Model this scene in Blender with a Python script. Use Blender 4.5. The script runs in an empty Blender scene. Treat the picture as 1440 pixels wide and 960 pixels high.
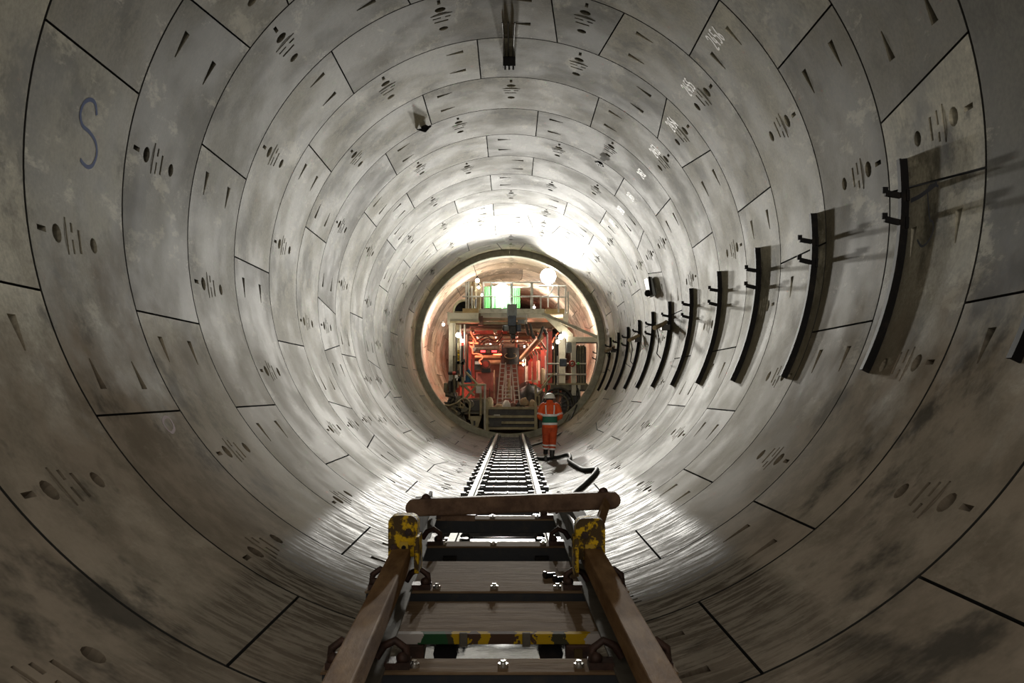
import bpy, bmesh, math, random
from math import sin, cos, radians, pi
from mathutils import Vector, Matrix
from mathutils.geometry import delaunay_2d_cdt
random.seed(7)
SC = bpy.context.scene
COL = SC.collection

# ------------------------------------------------------------------ camera, light, exposure
R = 3.6            # inner radius of the lining, axis at x=0, z=R, invert at z=0
L = 1.8            # length of one ring
F = 1333.0         # focal length in pixels of the 1440 px wide frame
VX, VY = 718.5, 548.5
CX, CZ = 0.046, 1.886
cam_d = bpy.data.cameras.new('camera')
cam = bpy.data.objects.new('camera', cam_d); COL.objects.link(cam)
cam.location = (CX, 0, CZ); cam.rotation_euler = (radians(90), 0, 0)
cam_d.sensor_width = 36; cam_d.lens = F / 1440 * 36
cam_d.shift_x = (720 - VX) / 1440; cam_d.shift_y = (VY - 480) / 1440
cam_d.clip_start = .05; cam_d.clip_end = 300
SC.camera = cam
W = bpy.data.worlds.new('world'); SC.world = W; W.use_nodes = True
W.node_tree.nodes['Background'].inputs[0].default_value = (1, .90, .77, 1)
W.node_tree.nodes['Background'].inputs[1].default_value = .37
SC.view_settings.view_transform = 'Standard'; SC.view_settings.look = 'None'
SC.view_settings.exposure = 0.95; SC.view_settings.gamma = 1.0
SC.view_settings.use_curve_mapping = False

FLOOD = 3500; CORE = 4600; WALLB = 8; FLANK = 110; RED = 45; REAR = 1050

def light(name, typ, loc, power, color=(1, 1, 1), size=.15, target=None, angle=60, blend=.3, parent=None, sizey=None):
    d = bpy.data.lights.new(name, typ); d.energy = power; d.color = color
    if typ == 'AREA':
        d.size = size
        if sizey: d.shape = 'RECTANGLE'; d.size_y = sizey
    else: d.shadow_soft_size = size
    if typ == 'SPOT': d.spot_size = radians(angle); d.spot_blend = blend
    o = bpy.data.objects.new(name, d); COL.objects.link(o); o.location = loc
    if target: o.rotation_euler = (Vector(target) - Vector(loc)).to_track_quat('-Z', 'Y').to_euler()
    if parent: setpar(o, parent)
    return o

# ------------------------------------------------------------------ helpers
def P(x, y, Y):
    """world point seen at pixel (x, y) at distance Y along the tunnel"""
    return Vector((CX + (x - VX) * Y / F, Y, CZ - (y - VY) * Y / F))

def wall(th, y, dr=0.0):
    a = radians(th); return Vector(((R - dr) * sin(a), y, R + (R - dr) * cos(a)))

def wall_at(x, y):
    """angle and distance on the lining of a picture position"""
    dx, dy = (x - VX) / F, -(y - VY) / F
    zc = CZ - R
    a = dx * dx + dy * dy; b = 2 * (CX * dx + zc * dy); c = CX * CX + zc * zc - R * R
    Y = (-b + math.sqrt(b * b - 4 * a * c)) / (2 * a)
    return math.degrees(math.atan2(CX + dx * Y, zc + dy * Y)), Y

def setpar(o, root):
    o.parent = root; o.matrix_parent_inverse = Matrix.Translation(root.location).inverted() if root.type == 'EMPTY' else Matrix.Identity(4)

def tag(o, label=None, cat=None, group=None, kind=None):
    if label: o['label'] = label
    if cat: o['category'] = cat
    if group: o['group'] = group
    if kind: o['kind'] = kind
    return o

def empty(name, loc, label=None, cat=None, group=None, kind=None):
    o = bpy.data.objects.new(name, None); COL.objects.link(o); o.location = loc
    o.empty_display_size = .1
    return tag(o, label, cat, group, kind)

class MB:
    def __init__(s): s.v = []; s.f = []; s.sm = []
    def add(s, vs, fs, smooth=False):
        n = len(s.v); s.v += [tuple(v) for v in vs]
        s.f += [tuple(i + n for i in f) for f in fs]; s.sm += [smooth] * len(fs); return s
    def hexa(s, p):   # 8 points: bottom 4, top 4
        return s.add(p, [(3, 2, 1, 0), (4, 5, 6, 7), (0, 1, 5, 4), (1, 2, 6, 5), (2, 3, 7, 6), (3, 0, 4, 7)])
    def box(s, x0, x1, y0, y1, z0, z1):
        x0, x1 = min(x0, x1), max(x0, x1); y0, y1 = min(y0, y1), max(y0, y1); z0, z1 = min(z0, z1), max(z0, z1)
        return s.hexa([(x0, y0, z0), (x1, y0, z0), (x1, y1, z0), (x0, y1, z0), (x0, y0, z1), (x1, y0, z1), (x1, y1, z1), (x0, y1, z1)])
    def bar(s, a, b, w, h, up=(0, 0, 1)):
        a, b = Vector(a), Vector(b); d = (b - a).normalized(); up = Vector(up)
        sd = d.cross(up)
        if sd.length < 1e-4: sd = d.cross(Vector((0, 1, 0)))
        sd.normalize(); u = sd.cross(d)
        q = []
        for p in (a, b):
            q.append([p - sd * w / 2 - u * h / 2, p + sd * w / 2 - u * h / 2, p + sd * w / 2 + u * h / 2, p - sd * w / 2 + u * h / 2])
        return s.add(q[0] + q[1], [(0, 1, 2, 3), (7, 6, 5, 4), (0, 4, 5, 1), (1, 5, 6, 2), (2, 6, 7, 3), (3, 7, 4, 0)])
    def tube(s, pts, r, n=8, caps=True, closed=False):
        pts = [Vector(p) for p in pts]; m = len(pts)
        rs = r if isinstance(r, (list, tuple)) else [r] * m
        up = None; vs = []
        for i, p in enumerate(pts):
            if closed: d = pts[(i + 1) % m] - pts[i - 1]
            else: d = pts[min(i + 1, m - 1)] - pts[max(i - 1, 0)]
            d.normalize()
            if up is None:
                up = Vector((0, 0, 1)) if abs(d.z) < .9 else Vector((0, 1, 0))
            sd = d.cross(up).normalized(); up = sd.cross(d).normalized()
            for k in range(n):
                a = 2 * pi * k / n; vs.append(p + (sd * cos(a) + up * sin(a)) * rs[i])
        fs = []
        for i in range(m if closed else m - 1):
            j = (i + 1) % m
            for k in range(n):
                k2 = (k + 1) % n; fs.append((i * n + k, i * n + k2, j * n + k2, j * n + k))
        s.add(vs, fs, n > 5)
        if caps and not closed:
            s.add(vs[:n], [tuple(range(n - 1, -1, -1))]); s.add(vs[-n:], [tuple(range(n))])
        return s
    def cyl(s, a, b, r, n=12): return s.tube([a, b], r, n)
    def loft(s, rings, smooth=True, cap=True):
        n = len(rings[0]); vs = [p for r_ in rings for p in r_]; fs = []
        for i in range(len(rings) - 1):
            for k in range(n):
                k2 = (k + 1) % n; fs.append((i * n + k, i * n + k2, (i + 1) * n + k2, (i + 1) * n + k))
        s.add(vs, fs, smooth)
        if cap: s.add(rings[0], [tuple(range(n - 1, -1, -1))]); s.add(rings[-1], [tuple(range(n))])
        return s
    def prism(s, poly, d):   # planar polygon of 3D points extruded by d
        d = Vector(d); a = [Vector(p) for p in poly]; b = [p + d for p in a]; n = len(a)
        s.add(a + b, [tuple(range(n)), tuple(range(2 * n - 1, n - 1, -1))] + [(i, i + n, (i + 1) % n + n, (i + 1) % n) for i in range(n)])
        return s
    def sphere(s, c, r, n=10, m=6, sz=1.0):
        c = Vector(c); rings = []
        for i in range(m + 1):
            a = -pi / 2 + pi * i / m; rr = max(cos(a), .02) * r
            rings.append([c + Vector((rr * cos(2 * pi * k / n), rr * sin(2 * pi * k / n), r * sz * sin(a))) for k in range(n)])
        return s.loft(rings)
    def mesh(s, name, mat=None):
        me = bpy.data.meshes.new(name); me.from_pydata(s.v, [], s.f)
        me.polygons.foreach_set('use_smooth', s.sm); me.validate()
        bm = bmesh.new(); bm.from_mesh(me); bmesh.ops.recalc_face_normals(bm, faces=bm.faces); bm.to_mesh(me); bm.free()
        if mat: me.materials.append(mat)
        return me
    def build(s, name, mat, parent=None, bevel=0, **kw):
        o = bpy.data.objects.new(name, s.mesh(name, mat)); COL.objects.link(o)
        if parent: setpar(o, parent)
        if bevel:
            b = o.modifiers.new('bevel', 'BEVEL'); b.width = bevel; b.segments = 2; b.limit_method = 'ANGLE'
        return tag(o, **kw)

def pbox(x0, y0, x1, y1, Y, dep):
    """box whose front covers a picture rectangle at distance Y and that is dep deep"""
    a, b = P(x0, y0, Y), P(x1, y1, Y)
    return (a.x, b.x, Y, Y + dep, b.z, a.z)

# ------------------------------------------------------------------ materials
def mat(name, c, rough=.6, metal=0.0, c2=None, scale=6, amt=(.4, .65), bump=0.0, spec=.5, emit=None, estr=0, detail=6, vary=0.0, stretch=None, c3=None, rough2=None):
    m = bpy.data.materials.new(name); m.use_nodes = True
    N, K = m.node_tree.nodes, m.node_tree.links; b = N['Principled BSDF']
    b.inputs['Base Color'].default_value = (*c, 1); b.inputs['Roughness'].default_value = rough
    b.inputs['Metallic'].default_value = metal; b.inputs['Specular IOR Level'].default_value = spec
    if emit: b.inputs['Emission Color'].default_value = (*emit, 1); b.inputs['Emission Strength'].default_value = estr
    if c2 or bump:
        g = N.new('ShaderNodeNewGeometry'); vec = g.outputs['Position']
        if stretch:
            mp = N.new('ShaderNodeMapping'); mp.inputs['Scale'].default_value = stretch; K.new(vec, mp.inputs[0]); vec = mp.outputs[0]
        t = N.new('ShaderNodeTexNoise'); t.inputs['Scale'].default_value = scale; t.inputs['Detail'].default_value = detail
        t.inputs['Roughness'].default_value = .65; K.new(vec, t.inputs['Vector'])
        if c2:
            r = N.new('ShaderNodeValToRGB'); e = r.color_ramp.elements
            e[0].position, e[1].position = amt; e[0].color = (*c, 1); e[1].color = (*c2, 1)
            if c3: x = e.new(min(.99, amt[1] + .08)); x.color = (*c3, 1)
            K.new(t.outputs['Fac'], r.inputs[0]); col = r.outputs[0]
            if vary:
                oi = N.new('ShaderNodeObjectInfo'); mr = N.new('ShaderNodeMapRange'); mr.inputs[3].default_value = 1 - vary; mr.inputs[4].default_value = 1 + vary
                K.new(oi.outputs['Random'], mr.inputs[0]); mx = N.new('ShaderNodeMixRGB'); mx.blend_type = 'MULTIPLY'; mx.inputs[0].default_value = 1
                K.new(col, mx.inputs[1]); K.new(mr.outputs[0], mx.inputs[2]); col = mx.outputs[0]
            K.new(col, b.inputs['Base Color'])
            if rough2 is not None:
                mr = N.new('ShaderNodeMapRange'); mr.inputs[1].default_value, mr.inputs[2].default_value = amt
                mr.inputs[3].default_value, mr.inputs[4].default_value = rough, rough2; K.new(t.outputs['Fac'], mr.inputs[0]); K.new(mr.outputs[0], b.inputs['Roughness'])
        if bump:
            bp = N.new('ShaderNodeBump'); bp.inputs['Strength'].default_value = bump; bp.inputs['Distance'].default_value = .02
            K.new(t.outputs['Fac'], bp.inputs['Height']); K.new(bp.outputs[0], b.inputs['Normal'])
    return m

def concrete(name, clean, light_, tan=False):
    """precast lining: tone differs per segment, stains, mud low down near the camera, washed wet invert below a tide line"""
    m = bpy.data.materials.new(name); m.use_nodes = True
    N, K = m.node_tree.nodes, m.node_tree.links; b = N['Principled BSDF']
    def nd(t, **kw):
        n = N.new('ShaderNode' + t)
        for k, v in kw.items(): setattr(n, k, v)
        return n
    def math_(op, a, c=None, cl=False):
        n = nd('Math', operation=op, use_clamp=cl)
        for i, v in enumerate((a, c)):
            if v is None: continue
            if isinstance(v, (int, float)): n.inputs[i].default_value = v
            else: K.new(v, n.inputs[i])
        return n.outputs[0]
    def mix(f, a, c, bt='MIX'):
        n = nd('MixRGB', blend_type=bt)
        for i, v in enumerate((f, a, c)):
            if isinstance(v, (int, float)): n.inputs[i].default_value = v
            elif isinstance(v, tuple): n.inputs[i].default_value = (*v, 1)
            else: K.new(v, n.inputs[i])
        return n.outputs[0]
    def rng(v, a, c, d=0.0, e=1.0):
        n = nd('MapRange'); n.interpolation_type = 'SMOOTHSTEP'
        for i, x in enumerate((a, c, d, e)): n.inputs[i + 1].default_value = x
        K.new(v, n.inputs[0]); return n.outputs[0]
    geo = nd('NewGeometry'); oi = nd('ObjectInfo')
    sep = nd('SeparateXYZ'); K.new(geo.outputs['Position'], sep.inputs[0]); X, Y, Z = sep.outputs
    off = nd('VectorMath', operation='SCALE'); 
    cmb = nd('CombineXYZ'); K.new(oi.outputs['Random'], cmb.inputs[0]); K.new(oi.outputs['Random'], cmb.inputs[2]); K.new(cmb.outputs[0], off.inputs[0]); off.inputs['Scale'].default_value = 40
    add = nd('VectorMath', operation='ADD'); K.new(geo.outputs['Position'], add.inputs[0]); K.new(off.outputs[0], add.inputs[1])
    ang = math_('ARCTAN2', X, math_('SUBTRACT', R, Z))       # angle from the invert
    cyl = nd('CombineXYZ'); K.new(math_('MULTIPLY', ang, R), cyl.inputs[0]); K.new(Y, cyl.inputs[1])
    def noise(vec, s, d=6, r=.6, sc=None):
        if sc:
            mp = nd('Mapping'); mp.inputs['Scale'].default_value = sc; K.new(vec, mp.inputs[0]); vec = mp.outputs[0]
        n = nd('TexNoise'); n.inputs['Scale'].default_value = s; n.inputs['Detail'].default_value = d; n.inputs['Roughness'].default_value = r
        K.new(vec, n.inputs['Vector']); return n.outputs['Fac']
    big = noise(add.outputs[0], .9, 3); mid = noise(add.outputs[0], 1.9, 5, .62); fine = noise(add.outputs[0], 26, 2, .7)
    streak = noise(cyl.outputs[0], 4.0, 5, .75, (.5, 3.0, 1)); wipe = noise(cyl.outputs[0], 1.1, 5, .65, (1.0, .9, 1))
    eff = noise(add.outputs[0], 1.5, 6, .76, (1.4, .6, 1.4))
    col = mix(rng(big, .36, .64), clean, light_)
    col = mix(math_('MULTIPLY', rng(mid, .46, .66), .50), col, tuple(c * .55 for c in clean))
    col = mix(math_('MULTIPLY', rng(eff, .55, .72), .38), col, tuple(min(1, c * 1.35) for c in light_))
    tone = rng(oi.outputs['Random'], 0, 1, .50, 1.42)
    col = mix(1.0, col, tone, 'MULTIPLY')
    col = mix(math_('MULTIPLY', rng(math_('FRACT', math_('MULTIPLY', oi.outputs['Random'], 7.3)), .4, 1), .30), col, (clean[0] * 1.12, clean[1] * 1.0, clean[2] * .80))
    mud_c = (.19, .155, .12)
    col = mix(1.0, col, rng(fine, .3, .7, .84, 1.14), 'MULTIPLY')
    smu = noise(add.outputs[0], .75, 6, .74)
    col = mix(math_('MULTIPLY', rng(smu, .51, .61), .66), col, tuple(c * .42 for c in clean))
    col = mix(math_('MULTIPLY', rng(eff, .55, .64), .46), col, tuple(min(1, c * 1.7) for c in light_))
    nearm = rng(Y, 16, 7.5)                                   # mud belongs to the trafficked near rings
    lowm = rng(math_('ADD', Z, math_('MULTIPLY', math_('SUBTRACT', wipe, .5), 3.2)), 3.3, 1.6)
    mudf = math_('MULTIPLY', nearm, lowm)
    col = mix(math_('MULTIPLY', mudf, .82), col, mix(rng(mid, .38, .66), mud_c, (.32, .265, .21)))
    dark = math_('MULTIPLY', math_('MULTIPLY', rng(noise(cyl.outputs[0], .7, 6, .65), .53, .64), rng(Y, 13, 8)), rng(Z, 5.2, 3.6))
    col = mix(math_('MULTIPLY', dark, .75), col, (.045, .044, .040))
    olive_low = math_('MULTIPLY', rng(Z, 3.6, 2.3), rng(Y, 7, 12))  # lower walls shift to olive farther from the camera
    col = mix(math_('MULTIPLY', olive_low, .55), col, (.235, .205, .145))
    # washed strip
    tide = math_('ADD', Z, math_('MULTIPLY', math_('SUBTRACT', wipe, .5), .10))
    wet = math_('MULTIPLY', rng(tide, .62, .50), rng(Y, 3.5, 8.0, .22, 1.0))
    scr = rng(streak, .44, .56)
    wcol = mix(scr, (.035, .029, .021), (.185, .168, .138))
    wcol = mix(rng(Y, 9.0, 5.5), wcol, mix(scr, (.06, .047, .035), (.20, .175, .14)))
    col = mix(math_('MULTIPLY', wet, .85), col, wcol)
    K.new(col, b.inputs['Base Color'])
    ro = math_('ADD', rng(big, .35, .7, .68, .80), math_('MULTIPLY', mudf, .15))
    wr = rng(streak, .38, .62, .50, .78)
    mm = nd('Mix'); mm.data_type = 'FLOAT'; K.new(wet, mm.inputs[0]); K.new(ro, mm.inputs[2]); K.new(wr, mm.inputs[3])
    K.new(mm.outputs[0], b.inputs['Roughness'])
    sp = math_('ADD', math_('MULTIPLY', math_('SUBTRACT', 1.0, mudf), .12), math_('MULTIPLY', wet, .0))
    K.new(sp, b.inputs['Specular IOR Level'])
    hh = math_('MULTIPLY', fine, .08)
    bp = nd('Bump'); bp.inputs['Strength'].default_value = .28; bp.inputs['Distance'].default_value = .012
    K.new(hh, bp.inputs['Height']); K.new(bp.outputs[0], b.inputs['Normal'])
    return m

M = {}
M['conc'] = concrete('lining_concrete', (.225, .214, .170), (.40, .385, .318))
M['conc_tan'] = concrete('lining_concrete_tan', (.12, .10, .058), (.18, .15, .095))  # darker tan tone on the last rings before the collar
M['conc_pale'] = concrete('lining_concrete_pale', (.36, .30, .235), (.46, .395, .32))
M['grout'] = mat('grout', (.03, .03, .028), .9)
M['collar'] = mat('collar_steel', (.26, .26, .21), .75, 0, c2=(.38, .37, .30), scale=5, bump=.2)
M['rail'] = mat('rail_steel', (.17, .155, .12), .6, .1, spec=.3, c2=(.30, .275, .22), scale=9, bump=.1)
M['sleeper'] = mat('wet_black_steel', (.010, .011, .014), .42, .0, spec=.3, c2=(.05, .045, .04), scale=7, amt=(.45, .75), bump=.25)
M['clip'] = mat('clip_steel', (.02, .02, .02), .35, .6)
M['bolt'] = mat('galvanised_bolt', (.62, .63, .63), .22, .9)
M['navy'] = mat('blue_black_beam', (.016, .020, .028), .5, .2, c2=(.045, .038, .03), scale=8, amt=(.5, .75), bump=.15)
M['rust'] = mat('brown_rusty_steel', (.125, .066, .028), .8, .0, spec=.08, c2=(.25, .15, .07), scale=5, amt=(.35, .7), bump=.25, stretch=(3, .7, 3))
M['rustgrey'] = mat('grey_worn_steel', (.085, .078, .066), .85, .0, spec=.08, c2=(.135, .122, .10), scale=6, amt=(.35, .68), bump=.2)
M['rustdark'] = mat('dark_rust', (.032, .017, .013), .6, .3, c2=(.075, .035, .025), scale=14, bump=.3)
M['bar'] = mat('rusty_red_bar', (.085, .050, .034), .7, 0, spec=.2, c2=(.19, .12, .078), scale=8, amt=(.38, .66), bump=.4, c3=(.26, .2, .16))
M['plate'] = mat('muddy_plate', (.14, .092, .055), .9, .0, spec=.04, c2=(.24, .172, .11), scale=6, amt=(.35, .7), bump=.25, stretch=(.6, 3, 1))
M['yellow'] = mat('chipped_yellow_paint', (.075, .05, .022), .7, 0, spec=.15, c2=(.62, .40, .015), scale=17, amt=(.49, .56), bump=.5)
M['black'] = mat('black_steel', (.008, .008, .009), .7, 0, spec=.15, c2=(.028, .022, .018), scale=9, amt=(.5, .75))
M['cream'] = mat('cream_paint', (.60, .58, .48), .5, 0, c2=(.30, .285, .215), scale=3, amt=(.5, .75))
M['creamdirty'] = mat('dirty_cream_paint', (.42, .37, .23), .6, 0, c2=(.22, .185, .11), scale=3.5, amt=(.42, .68), bump=.1)
M['red'] = mat('red_paint', (.50, .055, .03), .5, 0, c2=(.28, .04, .025), scale=3)
M['redbrown'] = mat('red_brown_steel', (.21, .085, .055), .55, 0, c2=(.12, .06, .04), scale=3)
M['pinkbox'] = mat('dull_red_panel', (.36, .10, .075), .6, 0, c2=(.27, .085, .065), scale=2)
M['brownroof'] = mat('brown_roof_steel', (.16, .10, .065), .6, .1, c2=(.09, .055, .035), scale=2.5)
M['dark'] = mat('dark_machinery', (.022, .021, .02), .5, .2, c2=(.05, .046, .038), scale=6)
M['olive'] = mat('oily_olive_machinery', (.19, .17, .105), .55, .0, c2=(.075, .066, .044), scale=4, bump=.2)
M['blue'] = mat('blue_cloth', (.02, .12, .24), .7, c2=(.01, .05, .11), scale=6)
M['bluegrey'] = mat('blue_grey_motor', (.055, .075, .11), .45, .2, c2=(.03, .04, .055), scale=6)
M['alu'] = mat('aluminium', (.56, .54, .49), .35, .4, c2=(.42, .39, .34), scale=8)
M['white'] = mat('white_paint', (.62, .62, .58), .45, c2=(.45, .44, .39), scale=5)
M['grey'] = mat('grey_box', (.30, .33, .34), .5, c2=(.22, .24, .25), scale=4)
M['green'] = mat('green_net', (.16, .56, .16), .7, c2=(.10, .42, .11), scale=4)
M['tan'] = mat('tan_sack', (.36, .28, .17), .8, c2=(.24, .17, .10), scale=5, bump=.3)
M['ply'] = mat('plywood', (.50, .37, .18), .7, c2=(.38, .26, .12), scale=4)
M['brass'] = mat('tan_pipe', (.42, .30, .17), .4, .2, c2=(.26, .17, .09), scale=6)
M['rubber'] = mat('black_rubber', (.012, .013, .013), .38)
M['hosecloth'] = mat('wet_hose', (.016, .019, .019), .6, 0, spec=.2, c2=(.04, .045, .042), scale=20)
M['gloss'] = mat('silver_duct', (.42, .38, .32), .3, .6, c2=(.28, .24, .19), scale=10)
M['water'] = mat('dark_water', (.012, .012, .011), .06, bump=.06, c2=(.02, .018, .014), scale=3)
M['lamp'] = mat('lamp_white', (1, 1, 1), .4, emit=(1, 1, .97), estr=30)
M['bulb'] = mat('bulb_warm', (1, 1, 1), .4, emit=(1, .90, .74), estr=14)
M['redled'] = mat('red_led', (.8, .03, .02), .4, emit=(1, .03, .03), estr=4)
M['redtube'] = mat('red_rope_light', (.9, .1, .05), .4, emit=(1, .10, .04), estr=2.2)
M['hivis'] = mat('orange_workwear', (.80, .105, .015), .75, c2=(.62, .075, .012), scale=14)
M['hivis2'] = mat('orange_trousers', (.55, .075, .016), .8, c2=(.38, .05, .012), scale=11)
M['refl'] = mat('reflective_tape', (.80, .80, .82), .4)
M['vest'] = mat('green_vest_panel', (.015, .135, .085), .75)
M['skin'] = mat('skin', (.36, .20, .14), .6)
M['hair'] = mat('dark_hair', (.03, .022, .018), .7)
M['helmet'] = mat('white_helmet', (.80, .80, .76), .35)
M['boot'] = mat('black_boot', (.012, .012, .012), .5)
M['bluepaint'] = mat('blue_spray', (.022, .055, .20), .8, spec=.1)
M['bluefaint'] = mat('faded_blue_spray', (.072, .082, .115), .7)
M['chalk'] = mat('white_marker', (.88, .85, .85), .6)
M['redpaint'] = mat('faded_red_spray', (.13, .055, .055), .8, spec=.1)

def banded(name, bands):
    """hand painted bar: colours change along its length"""
    m = bpy.data.materials.new(name); m.use_nodes = True; N, K = m.node_tree.nodes, m.node_tree.links; b = N['Principled BSDF']
    g = N.new('ShaderNodeNewGeometry'); t = N.new('ShaderNodeTexNoise'); t.inputs['Scale'].default_value = 22; t.inputs['Detail'].default_value = 6
    K.new(g.outputs['Position'], t.inputs['Vector']); s = N.new('ShaderNodeSeparateXYZ'); K.new(g.outputs['Position'], s.inputs[0])
    a = N.new('ShaderNodeMath'); a.operation = 'MULTIPLY_ADD'; a.inputs[1].default_value = .12; K.new(t.outputs['Fac'], a.inputs[0]); K.new(s.outputs[0], a.inputs[2])
    mr = N.new('ShaderNodeMapRange'); mr.inputs[1].default_value = -.40; mr.inputs[2].default_value = .48; K.new(a.outputs[0], mr.inputs[0])
    r = N.new('ShaderNodeValToRGB'); r.color_ramp.interpolation = 'CONSTANT'; e = r.color_ramp.elements
    while len(e) > 1: e.remove(e[-1])
    e[0].position = 0; e[0].color = (*bands[0][1], 1)
    for p, c in bands[1:]: x = e.new(p); x.color = (*c, 1)
    K.new(mr.outputs[0], r.inputs[0]); K.new(r.outputs[0], b.inputs['Base Color']); b.inputs['Roughness'].default_value = .85; b.inputs['Specular IOR Level'].default_value = .08
    return m
YL, BR, GN, WH, DK = (.42, .27, .012), (.07, .042, .03), (.022, .075, .032), (.42, .39, .38), (.05, .048, .03)
M['banded'] = banded('painted_stripes', [(0, WH), (.10, WH), (.12, GN), (.24, DK), (.28, YL), (.36, BR), (.41, YL), (.46, BR), (.60, YL), (.68, BR), (.70, YL), (.77, DK), (.86, YL), (.96, WH)])

# ------------------------------------------------------------------ the lining: rings of precast segments
U = 360 / 22; A0 = -7.4; Y1 = 7.09
GAP = .015
def line_y(n): return Y1 + L * (n - 1)

def segment_mesh(name, span, s0=0.0, e0=0.0, wedge=None, group=.5):
    """one segment, angle 0..span deg, y 0..L; s0/e0: degrees by which the far end of the start/end edge leans (key taper)"""
    g = math.degrees(.010 / R)
    def edge_a(y, end):
        t = y / L
        return (span - g + e0 * t) if end else (g + s0 * t)
    ys = [GAP, .3, .6, .9, 1.2, 1.5, L - GAP]
    nd_ = max(3, int(span / 1.6))
    verts = []; faces = []
    def put(a, y): verts.append(Vector((radians(a) * R, y))); return len(verts) - 1
    out = []
    for i in range(nd_): out.append(put(edge_a(ys[0], 0) + (edge_a(ys[0], 1) - edge_a(ys[0], 0)) * i / nd_, ys[0]))
    for y in ys[:-1]: out.append(put(edge_a(y, 1), y))
    for i in range(nd_): out.append(put(edge_a(ys[-1], 1) + (edge_a(ys[-1], 0) - edge_a(ys[-1], 1)) * i / nd_, ys[-1]))
    for y in ys[:0:-1]: out.append(put(edge_a(y, 0), y))
    faces.append(out)
    holes = []   # (indices, depths)
    def hole(pts, dep):
        ids = [put(a, y) for a, y in pts]; holes.append((ids, dep)); faces.append(ids)
    k = math.degrees(1 / R)
    if wedge:
        for fy in (.225, .69):
            yc = fy * L
            if wedge == 'end': aw, at = span - 3.7, span - 8.0
            else: aw, at = 3.7, 8.0
            sg = 1 if at > aw else -1
            q_ = [(aw, yc - .062), (aw, yc + .058), (at, yc + .012), (at, yc - .012)]; dd = [.30, .30, .14, .14]
            if sg > 0: q_.reverse(); dd.reverse()
            hole(q_, dd)
    if group is not None:
        ac = span * group + (s0 + e0) * .25
        hole([(ac - .022 * k, .12 * L - .075), (ac + .022 * k, .12 * L - .075), (ac + .022 * k, .12 * L + .065), (ac - .022 * k, .12 * L + .065)], [.12] * 4)
        for fy, r_ in ((.255, .078), (.625, .068)):
            hole([(ac + r_ * cos(2 * pi * i / 12) * k, fy * L + r_ * sin(2 * pi * i / 12)) for i in range(12)], [.30] * 12)
        for fy, hw, lo, hi in ((.345, .014, -.15, .16), (.405, .017, -.13, -.01), (.405, .02, .05, .13), (.475, .022, -.11, .09)):
            y_ = fy * L
            hole([(ac + lo * k, y_ - hw), (ac + hi * k, y_ - hw), (ac + hi * k, y_ + hw), (ac + lo * k, y_ + hw)], [.12] * 4)
    for i in range(1, nd_):
        for y in ys[1:-1]:
            a = edge_a(y, 0) + (edge_a(y, 1) - edge_a(y, 0)) * i / nd_; put(a, y)
    ov, oe, of, _, _, off = delaunay_2d_cdt(verts, [(f[i], f[(i + 1) % len(f)]) for f in faces for i in range(len(f))], [], 0, 1e-6)
    mb = MB()
    def cylp(v, d=0.0):
        a = v[0] / R; return ((R + d) * sin(a), v[1], (R + d) * cos(a))
    def inside(c, poly):
        r_ = False; n_ = len(poly)
        for i in range(n_):
            a, b = poly[i], poly[(i + 1) % n_]
            if (a[1] > c[1]) != (b[1] > c[1]) and c[0] < (b[0] - a[0]) * (c[1] - a[1]) / (b[1] - a[1]) + a[0]: r_ = not r_
        return r_
    polys = [[verts[i] for i in ids] for ids, _ in holes]; outline = [verts[i] for i in out]
    keep = []
    for f in of:
        c = sum((Vector(ov[i]) for i in f), Vector((0, 0))) / len(f)
        ar = abs((ov[f[1]][0] - ov[f[0]][0]) * (ov[f[2]][1] - ov[f[0]][1]) - (ov[f[2]][0] - ov[f[0]][0]) * (ov[f[1]][1] - ov[f[0]][1]))
        if ar > 2e-5 and inside(c, outline) and not any(inside(c, p) for p in polys): keep.append(f)
    mb.add([cylp(v) for v in ov], keep, True)
    nout = len(out)
    a = [cylp(verts[i]) for i in out]; b = [cylp(verts[i], .22) for i in out]
    g0 = len(mb.f); mb.add(a + b, [(i, (i + 1) % nout, (i + 1) % nout + nout, i + nout) for i in range(nout)]); g1 = len(mb.f)
    for ids, dep in holes:
        n = len(ids); a = [cylp(verts[i]) for i in ids]; b = [cylp(verts[i], d) for i, d in zip(ids, dep)]
        mb.add(a + b, [(i, (i + 1) % n, (i + 1) % n + n, i + n) for i in range(n)] + [tuple(range(n, 2 * n))])
    me = bpy.data.meshes.new(name); me.from_pydata(mb.v, [], mb.f); me.polygons.foreach_set('use_smooth', mb.sm)
    for i in range(g0, g1): me.polygons[i].material_index = 1
    nl = [None] * len(me.loops)
    for p in me.polygons:
        for li in p.loop_indices:
            v = me.vertices[me.loops[li].vertex_index].co
            nl[li] = Vector((-v.x, 0, -v.z)).normalized() if p.use_smooth else p.normal.copy()
    for p in me.polygons:
        if p.use_smooth and p.normal.dot(Vector((-p.center.x, 0, -p.center.z))) < 0: p.flip()
    me.normals_split_custom_set(nl)
    return me
KT = 3.0
SEG = {}
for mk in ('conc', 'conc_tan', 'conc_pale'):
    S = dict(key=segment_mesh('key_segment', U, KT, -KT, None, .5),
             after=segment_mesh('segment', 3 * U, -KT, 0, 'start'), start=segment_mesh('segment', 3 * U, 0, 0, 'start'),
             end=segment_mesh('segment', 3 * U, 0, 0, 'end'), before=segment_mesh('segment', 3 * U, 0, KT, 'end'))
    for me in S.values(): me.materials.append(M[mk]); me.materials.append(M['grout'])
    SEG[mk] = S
KEYS = {-3: 2, -2: 9, -1: -4, 0: 0, 1: 5, 2: -3, 3: -1, 4: 1, 5: 3, 6: -8, 7: -6, 8: -10, 9: 4, 10: -7, 11: 8, 12: 6, 13: 1, 14: 9, 15: 8, 16: 0}
LAST = 33
RINGS = {}
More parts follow.
